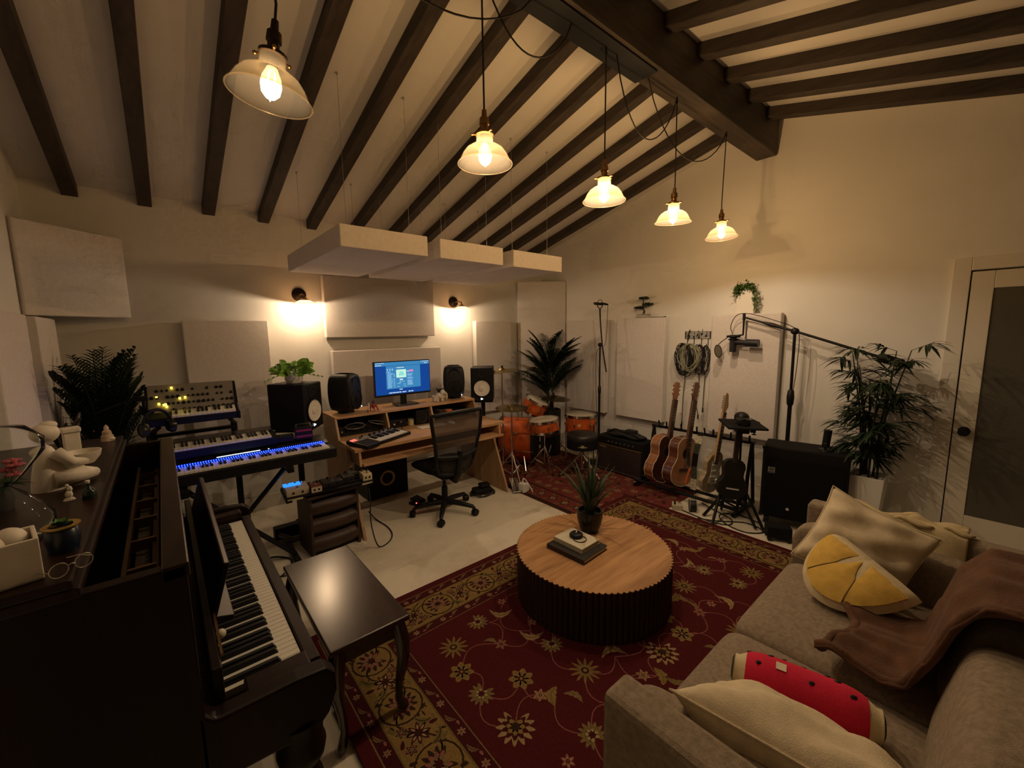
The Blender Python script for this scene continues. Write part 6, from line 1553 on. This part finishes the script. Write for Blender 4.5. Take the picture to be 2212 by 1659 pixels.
# floor cables and power strip by the rack
tag(obj('floor_cable', B().spl([(3.50, 1.60, .006), (3.58, 1.45, .006), (3.72, 1.28, .006), (3.66, 1.12, .006), (3.54, 1.22, .006), (3.58, 1.40, .006), (3.72, 1.50, .006), (3.84, 1.40, .006), (3.80, 1.2, .006)], .005, 8), cord_m, smooth=60), 'black cable snaking on the pale floor under the black tray stand', 'cable')
tag(obj('floor_cable', B().spl([(3.56, 1.78, .006), (3.53, 1.62, .006), (3.52, 1.48, .006), (3.58, 1.36, .006), (3.70, 1.40, .006), (3.78, 1.58, .006), (3.85, 1.72, .006)], .005, 8), cord_m, smooth=60), 'black cable curving along the rug edge before the guitar rack', 'cable')
t = thing('guitar_pedal', 'white rimmed effects box on the floor before the electric guitar', 'effect pedal', (3.57, 1.83, .0), R(30))
obj('enclosure', B().box(-.05, .05, -.045, .045, .0, .05), mat('box_cream', (.50, .46, .36), .5), t, bev=.006); obj('foot_switch', B().cyl((0, -.02, .05), (0, -.02, .062), .01, n=10), chrome_m, t)
for k in range(3): obj('knob', B().cyl((-.03 + .03 * k, .02, .05), (-.03 + .03 * k, .02, .062), .008, n=10), black_m, t)
t = thing('cable_drum', 'grey round cable reel on the floor in front of the rack', 'cable reel', (3.62, 1.70, 0), R(35))
obj('reel_side', B().at((0, -.02, .055), (PI / 2, 0, 0)).lathe([(0, 0), (.055, 0), (.055, .006), (0, .006)], 24), mat('reel_grey', (.16, .15, .13), .6), t, smooth=40); obj('wound_cable', B().at((0, .03, .055), (PI / 2, 0, 0)).lathe([(.015, 0), (.044, 0), (.046, .02), (.044, .048), (.015, .048)], 24), cord_m, t, smooth=40); obj('reel_side', B().at((0, .035, .055), (PI / 2, 0, 0)).lathe([(0, 0), (.055, 0), (.055, .006), (0, .006)], 24), mat('reel_grey', (.16, .15, .13), .6), t, smooth=40)

# ================================================================ sofa with pillows and throws
sofa_m = mat('sofa_fabric', (.26, .205, .145), .95, var=.22, vs=60, bump=.5, bs=260, sheen=.05)
t = thing('sofa', 'taupe fabric two-seat sofa with rolled arm pads facing the rug', 'sofa', (1.78, .19, .0))
def cushion(x0, x1, y0, y1, z0, z1, e=.16, n=20, puff=.02):
    cx, cy, cz = (x0 + x1) / 2, (y0 + y1) / 2, (z0 + z1) / 2; hx, hy, hz = (x1 - x0) / 2, (y1 - y0) / 2, (z1 - z0) / 2
    def fn(u, v):
        a = 2 * PI * u; b_ = -PI / 2 + PI * v
        s = lambda q, p: math.copysign(abs(q) ** p, q)
        x = s(math.cos(b_), .35) * s(math.cos(a), e) * hx; y = s(math.cos(b_), .35) * s(math.sin(a), e) * hy; z = s(math.sin(b_), .45) * hz
        k = (1 - (x / hx) ** 2) * (1 - (y / hy) ** 2)
        return (cx + x, cy + y, cz + z + (puff * k if z > 0 else -0.2 * puff * k))
    return B().surf(fn, 48, n, True)
X0, X1 = -.96, .98
obj('base_frame', B().box(X0 + .02, X1 - .02, -.44, .42, .12, .30), sofa_m, t, bev=.012)
obj('back_frame', B().box(X0 + .02, X1 - .02, -.47, -.35, .12, .60), sofa_m, t, bev=.02)
obj('seat_cushion', cushion(-.735, -.045, -.36, .445, .295, .452), sofa_m, t, smooth=180)
obj('seat_cushion', cushion(-.045, .735, -.36, .445, .295, .452), sofa_m, t, smooth=180)
for s_, xa, xb in ((-1, X0, X0 + .11), (1, X1 - .11, X1)):
    obj('arm_frame', B().box(xa, xb, -.46, .42, .12, .715), sofa_m, t, bev=.018)
    xi = xb if s_ < 0 else xa
    obj('arm_pad', cushion(min(xi, xi - s_ * .125), max(xi, xi - s_ * .125), -.34, .45, .30, .635, .22), sofa_m, t, smooth=180)
def back_cushion(xa, xb):
    bb = cushion(xa, xb, -.11, .11, 0, .355, .3)
    for i, p in enumerate(bb.v):
        x, y, z = p; bb.v[i] = (x, y - .27 - .20 * (z - .1), z + .43)
    return bb
obj('back_cushion', back_cushion(-.73, .0), sofa_m, t, smooth=180); obj('back_cushion', back_cushion(.01, .62), sofa_m, t, smooth=180)
for sx in (X0 + .08, X1 - .08):
    for y in (-.38, .34): obj('leg', B().cyl((sx, y, .019), (sx, y, .125), .018, .024, n=12), mat('sofa_leg', (.03, .018, .012), .5), t)

def frame(o, c, e1, n):
    e1 = Vector(e1).normalized(); n = Vector(n); n = (n - e1 * n.dot(e1)).normalized(); e2 = n.cross(e1)
    m = Matrix.Identity(4)
    for i in range(3): m[i][0] = e1[i]; m[i][1] = e2[i]; m[i][2] = n[i]; m[i][3] = c[i]
    o.matrix_world = m
    return o
def pillow_surf(w, h, th, rng, crease=.018):
    ph = [rng.uniform(0, 6.28) for _ in range(6)]
    def make(sgn):
        def fn(u, v):
            x, y = 2 * u - 1, 2 * v - 1
            px = x * w / 2 * (1 - .10 * (1 - y * y) * abs(x) ** 3) ; py = y * h / 2 * (1 - .10 * (1 - x * x) * abs(y) ** 3)
            k = max(0, (1 - abs(x) ** 2.6)) ** .62 * max(0, (1 - abs(y) ** 2.6)) ** .62
            wr = crease * (math.sin(7 * x + 3 * y + ph[0]) * math.sin(4 * y + ph[1]) + .6 * math.sin(11 * y - 5 * x + ph[2])) * (k ** .5) * (1 - .3 * k)
            return (px, py, sgn * (th / 2 * k) + wr * sgn)
        return fn
    return B().surf(make(1), 26, 26).surf(make(-1), 26, 26)
def weld(o):
    bm = bmesh.new(); bm.from_mesh(o.data); bmesh.ops.remove_doubles(bm, verts=bm.verts, dist=.0008); bmesh.ops.recalc_face_normals(bm, faces=bm.faces); bm.to_mesh(o.data); bm.free()
cream_f = mat('cream_linen', (.68, .58, .40), .95, var=.08, vs=30, bump=.4, bs=300, sheen=.05)
def pillow(label, c, e1, n, w, h, th, seed):
    t = thing('throw_pillow', label, 'pillow', c, 0, 'cream pillows on the sofa')
    frame(t, c, e1, n)
    o = obj('pillow_cover', pillow_surf(w, h, th, random.Random(seed)), cream_f, t, smooth=180); weld(o)
    o.data.polygons.foreach_set('use_smooth', [True] * len(o.data.polygons))
    ed = [((2 * i / 24 - 1), -1) for i in range(24)] + [(1, 2 * i / 24 - 1) for i in range(24)] + [(1 - 2 * i / 24, 1) for i in range(24)] + [(-1, 1 - 2 * i / 24) for i in range(24)]
    obj('seam', B().tube([(x * w / 2 * (1 - .10 * (1 - y * y) * abs(x) ** 3), y * h / 2 * (1 - .10 * (1 - x * x) * abs(y) ** 3), 0) for x, y in ed], .004, 6, True), cream_f, t)
pillow('cream square pillow leaning on the far sofa arm', (2.425, .335, .648), (.06, -1, -.36), (-1, -.05, .36), .415, .40, .15, 5)
pillow('cream square pillow leaning on the near sofa arm', (1.165, .245, .580), (0.12, -1, .0), (.62, .10, .80), .54, .44, .21, 8)
# lemon slice pillow
t = thing('lemon_pillow', 'half-round yellow lemon slice pillow on the sofa seat', 'pillow', (0, 0, 0))
P1, P2, PA = Vector((2.40, .435, .70)), Vector((2.22, .105, .585)), Vector((2.065, .375, .480))
c = (P1 + P2) / 2; e1 = P2 - P1; hl = e1.length / 2; e1n = e1.normalized(); e2 = PA - c; e2 = e2 - e1n * e2.dot(e1n); dp = e2.length; nn = e1n.cross(e2.normalized())
if nn.z < 0: nn = -nn
frame(t, c, e1, nn)
sg = 1 if (nn.cross(e1n)).dot(e2) > 0 else -1
rimm = mat('lemon_rim', (.66, .56, .36), .95, var=.08, vs=30, bump=.4, bs=300); yel = mat('lemon_yellow', (.66, .43, .09), .95, var=.10, vs=30, bump=.4, bs=300)
def hd(u, v, s_, sc=1.0, zz=0.0):
    a = PI * u; r = v
    x = -hl * math.cos(a) * r * sc; y = sg * (dp * math.sin(a) * r * sc)
    k = max(0, 1 - r ** 3) ** .6 * min(1, .35 + 1.2 * math.sin(a) * r + .4 * (1 - r))
    edge = min(1, (abs(y) / dp) * 6 + .15) ** .5
    return (x, y, s_ * (.055 * max(0, 1 - v ** 4) ** .5 * edge + zz))
o = obj('slice_body', B().surf(lambda u, v: hd(u, v, 1), 28, 12).surf(lambda u, v: hd(u, v, -1), 28, 12), rimm, t, smooth=180)
for k in range(3):
    a0, a1 = (k + .018) / 3, (k + .982) / 3
    def sf(u, v, a0=a0, a1=a1):
        a = a0 + (a1 - a0) * (.5 + (u - .5) * min(1, v * 1.8 + .12)); r = .08 + .82 * v
        p = hd(a, r, 1); sh = .03
        return (p[0], p[1] + sg * .012, p[2] + .0035 + .006 * math.sin(PI * u) * math.sin(PI * v))
    obj('segment', B().surf(sf, 8, 8), yel, t, smooth=180, recalc=False)
# watermelon bolster
t = thing('watermelon_bolster', 'pink-red watermelon bolster pillow with black seeds on the sofa', 'pillow', (0, 0, 0))
A, Bv = Vector((1.395, .485, .530)), Vector((1.492, .125, .525))
frame(t, (A + Bv) / 2, Bv - A, (.2, 0, 1)); HL = (Bv - A).length / 2
pink = mat('watermelon_pink', (.62, .012, .055), .95, var=.06, vs=40, bump=.4, bs=300); grn = mat('melon_green', (.02, .035, .02), .9)
prof = lambda x: .076 * max(.02, 1 - (abs(x) / (HL + .004)) ** 5) ** .5
xs = [-HL + .03 + (2 * HL - .06) * i / 20 for i in range(21)]
bb = B(); bb.m = Matrix.Rotation(PI / 2, 4, 'Y'); bb.lathe([(prof(x), x) for x in xs], 32); obj('pink_body', bb, pink, t, smooth=180)
for s_ in (-1, 1):
    bb = B(); bb.m = Matrix.Rotation(PI / 2, 4, 'Y'); bb.lathe([(prof(s_ * (HL - .03)) + .001, s_ * (HL - .034)), (prof(s_ * (HL - .01)) + .001, s_ * (HL - .008)), (.045, s_ * (HL + .004))], 32); obj('rind_white', bb, rimm, t, smooth=180)
    bb = B(); bb.m = Matrix.Rotation(PI / 2, 4, 'Y'); bb.lathe([(.046, s_ * (HL + .003)), (.03, s_ * (HL + .010)), (0, s_ * (HL + .012))], 32); obj('rind_green', bb, grn, t, smooth=180)
for (x, a) in ((-.15, .5), (-.09, .25), (-.055, .5), (-.0, .62), (.06, .40), (.085, .15), (.15, .45), (-.12, -.5), (.02, -.55), (.12, -.4)):
    r_ = prof(x); y, z = r_ * math.sin(a), r_ * math.cos(a)
    obj('seed', B().at((x, y, z), (-a, 0, .6)).ell((0, 0, 0), (.011, .007, .003), 10, 6), black_m, t)
r_ = prof(-.06)
obj('care_label', B().at((-.06, -r_ * math.sin(.35), r_ * math.cos(.35) + .001), (.35, 0, 0)).box(-.014, .014, -.014, .014, 0, .0015), mat('label_white', (.72, .64, .50), .8), t)
# brown throw over the back cushion and seat
thr_m = mat('brown_plush', (.105, .046, .022), .95, var=.25, vs=14, bump=.6, bs=120, sheen=.08)
t = thing('throw_blanket', 'brown plush throw blanket draped over the sofa back and seat', 'blanket', (0, 0, 0))
rng = random.Random(77)
prof_b = [(-.37, .42), (-.36, .62), (-.33, .775), (-.22, .850), (-.06, .850), (.005, .760), (.04, .62), (.07, .505), (.13, .480), (.20, .485), (.26, .500), (.30, .487)]
def thr(u, v):
    k = v * (len(prof_b) - 1); i = min(len(prof_b) - 2, int(k)); f = k - i
    y = prof_b[i][0] * (1 - f) + prof_b[i + 1][0] * f; z = prof_b[i][1] * (1 - f) + prof_b[i + 1][1] * f
    xr = 2.26 - .14 * v ** 2; xl = 1.66 + .03 * v
    x = xl + (xr - xl) * u
    f = .5 + .5 * math.sin(10 * u + 3.5 * v + .6); g = .5 + .5 * math.sin(21 * u - 6 * v + 1.1); h = .5 + .5 * math.sin(15 * v + 5 * u)
    lift = .018 * f + .010 * g + .007 * h * (v > .55) + .006 * (.5 + .5 * math.sin(37 * u + 9 * v)) + .004 * (.5 + .5 * math.sin(23 * v - 16 * u))
    yy = y + .035 * math.sin(5.5 * u + 1.2) * max(0, v - .45) * 2 + (.09 * (u - .35)) * max(0, v - .6)
    e = math.exp(-((u - .03) / .06) ** 2) * .030 * min(1, v * 3)
    return (x + .012 * math.sin(9 * v), yy + (-lift if v < .2 else lift * .4), z + (lift if v > .15 else 0) + e)
o = obj('draped_cloth', B().surf(thr, 90, 90), thr_m, t, smooth=180, recalc=False)
md = o.modifiers.new('thickness', 'SOLIDIFY'); md.thickness = .008; md.offset = 1
roll = [thr(.012, .25 + .75 * j / 11) for j in range(12)]
obj('rolled_edge', B().spl([(p[0] + .012, p[1], p[2] + .004) for p in roll], .015, 12, 4), thr_m, t, smooth=180)
obj('front_fold', B().spl([(lambda p: (p[0], p[1] - .005, p[2] + .005))(thr(.02 + .96 * j / 9, .985)) for j in range(10)], .015, 12, 4), thr_m, t, smooth=180)
# cream garment over the far arm
t = thing('folded_garment', 'crumpled cream garment draped along the far sofa arm', 'garment', (0, 0, 0))
def gar(u, v):
    y = .47 - .46 * u; s_ = v - .5; x = 2.705 + .16 * s_ * 1.0; d = max(0, abs(s_) - .36)
    z = .735 - 1.3 * d + .012 * math.sin(16 * u + 7 * v) + .009 * math.sin(31 * v + 8 * u) + .014 * math.exp(-((u - .62) / .06) ** 2)
    return (x + .012 * math.sin(12 * u), y, z)
o = obj('cloth', B().surf(gar, 60, 26), mat('garment_cream', (.50, .41, .24), .95, bump=.3, bs=200), t, smooth=180, recalc=False)
md = o.modifiers.new('thickness', 'SOLIDIFY'); md.thickness = .006; md.offset = 1
for k, (y, L) in enumerate(((.40, .12), (.26, .14), (.10, .11))): obj('fold', B().tube([(2.645 + .012 * k + .01 * math.sin(j), y - L * j / 6, .752 + .006 * math.sin(j)) for j in range(7)], [.004, .011, .013, .014, .012, .010, .004], 8), mat('garment_cream', (.50, .41, .24), .95), t, smooth=180)
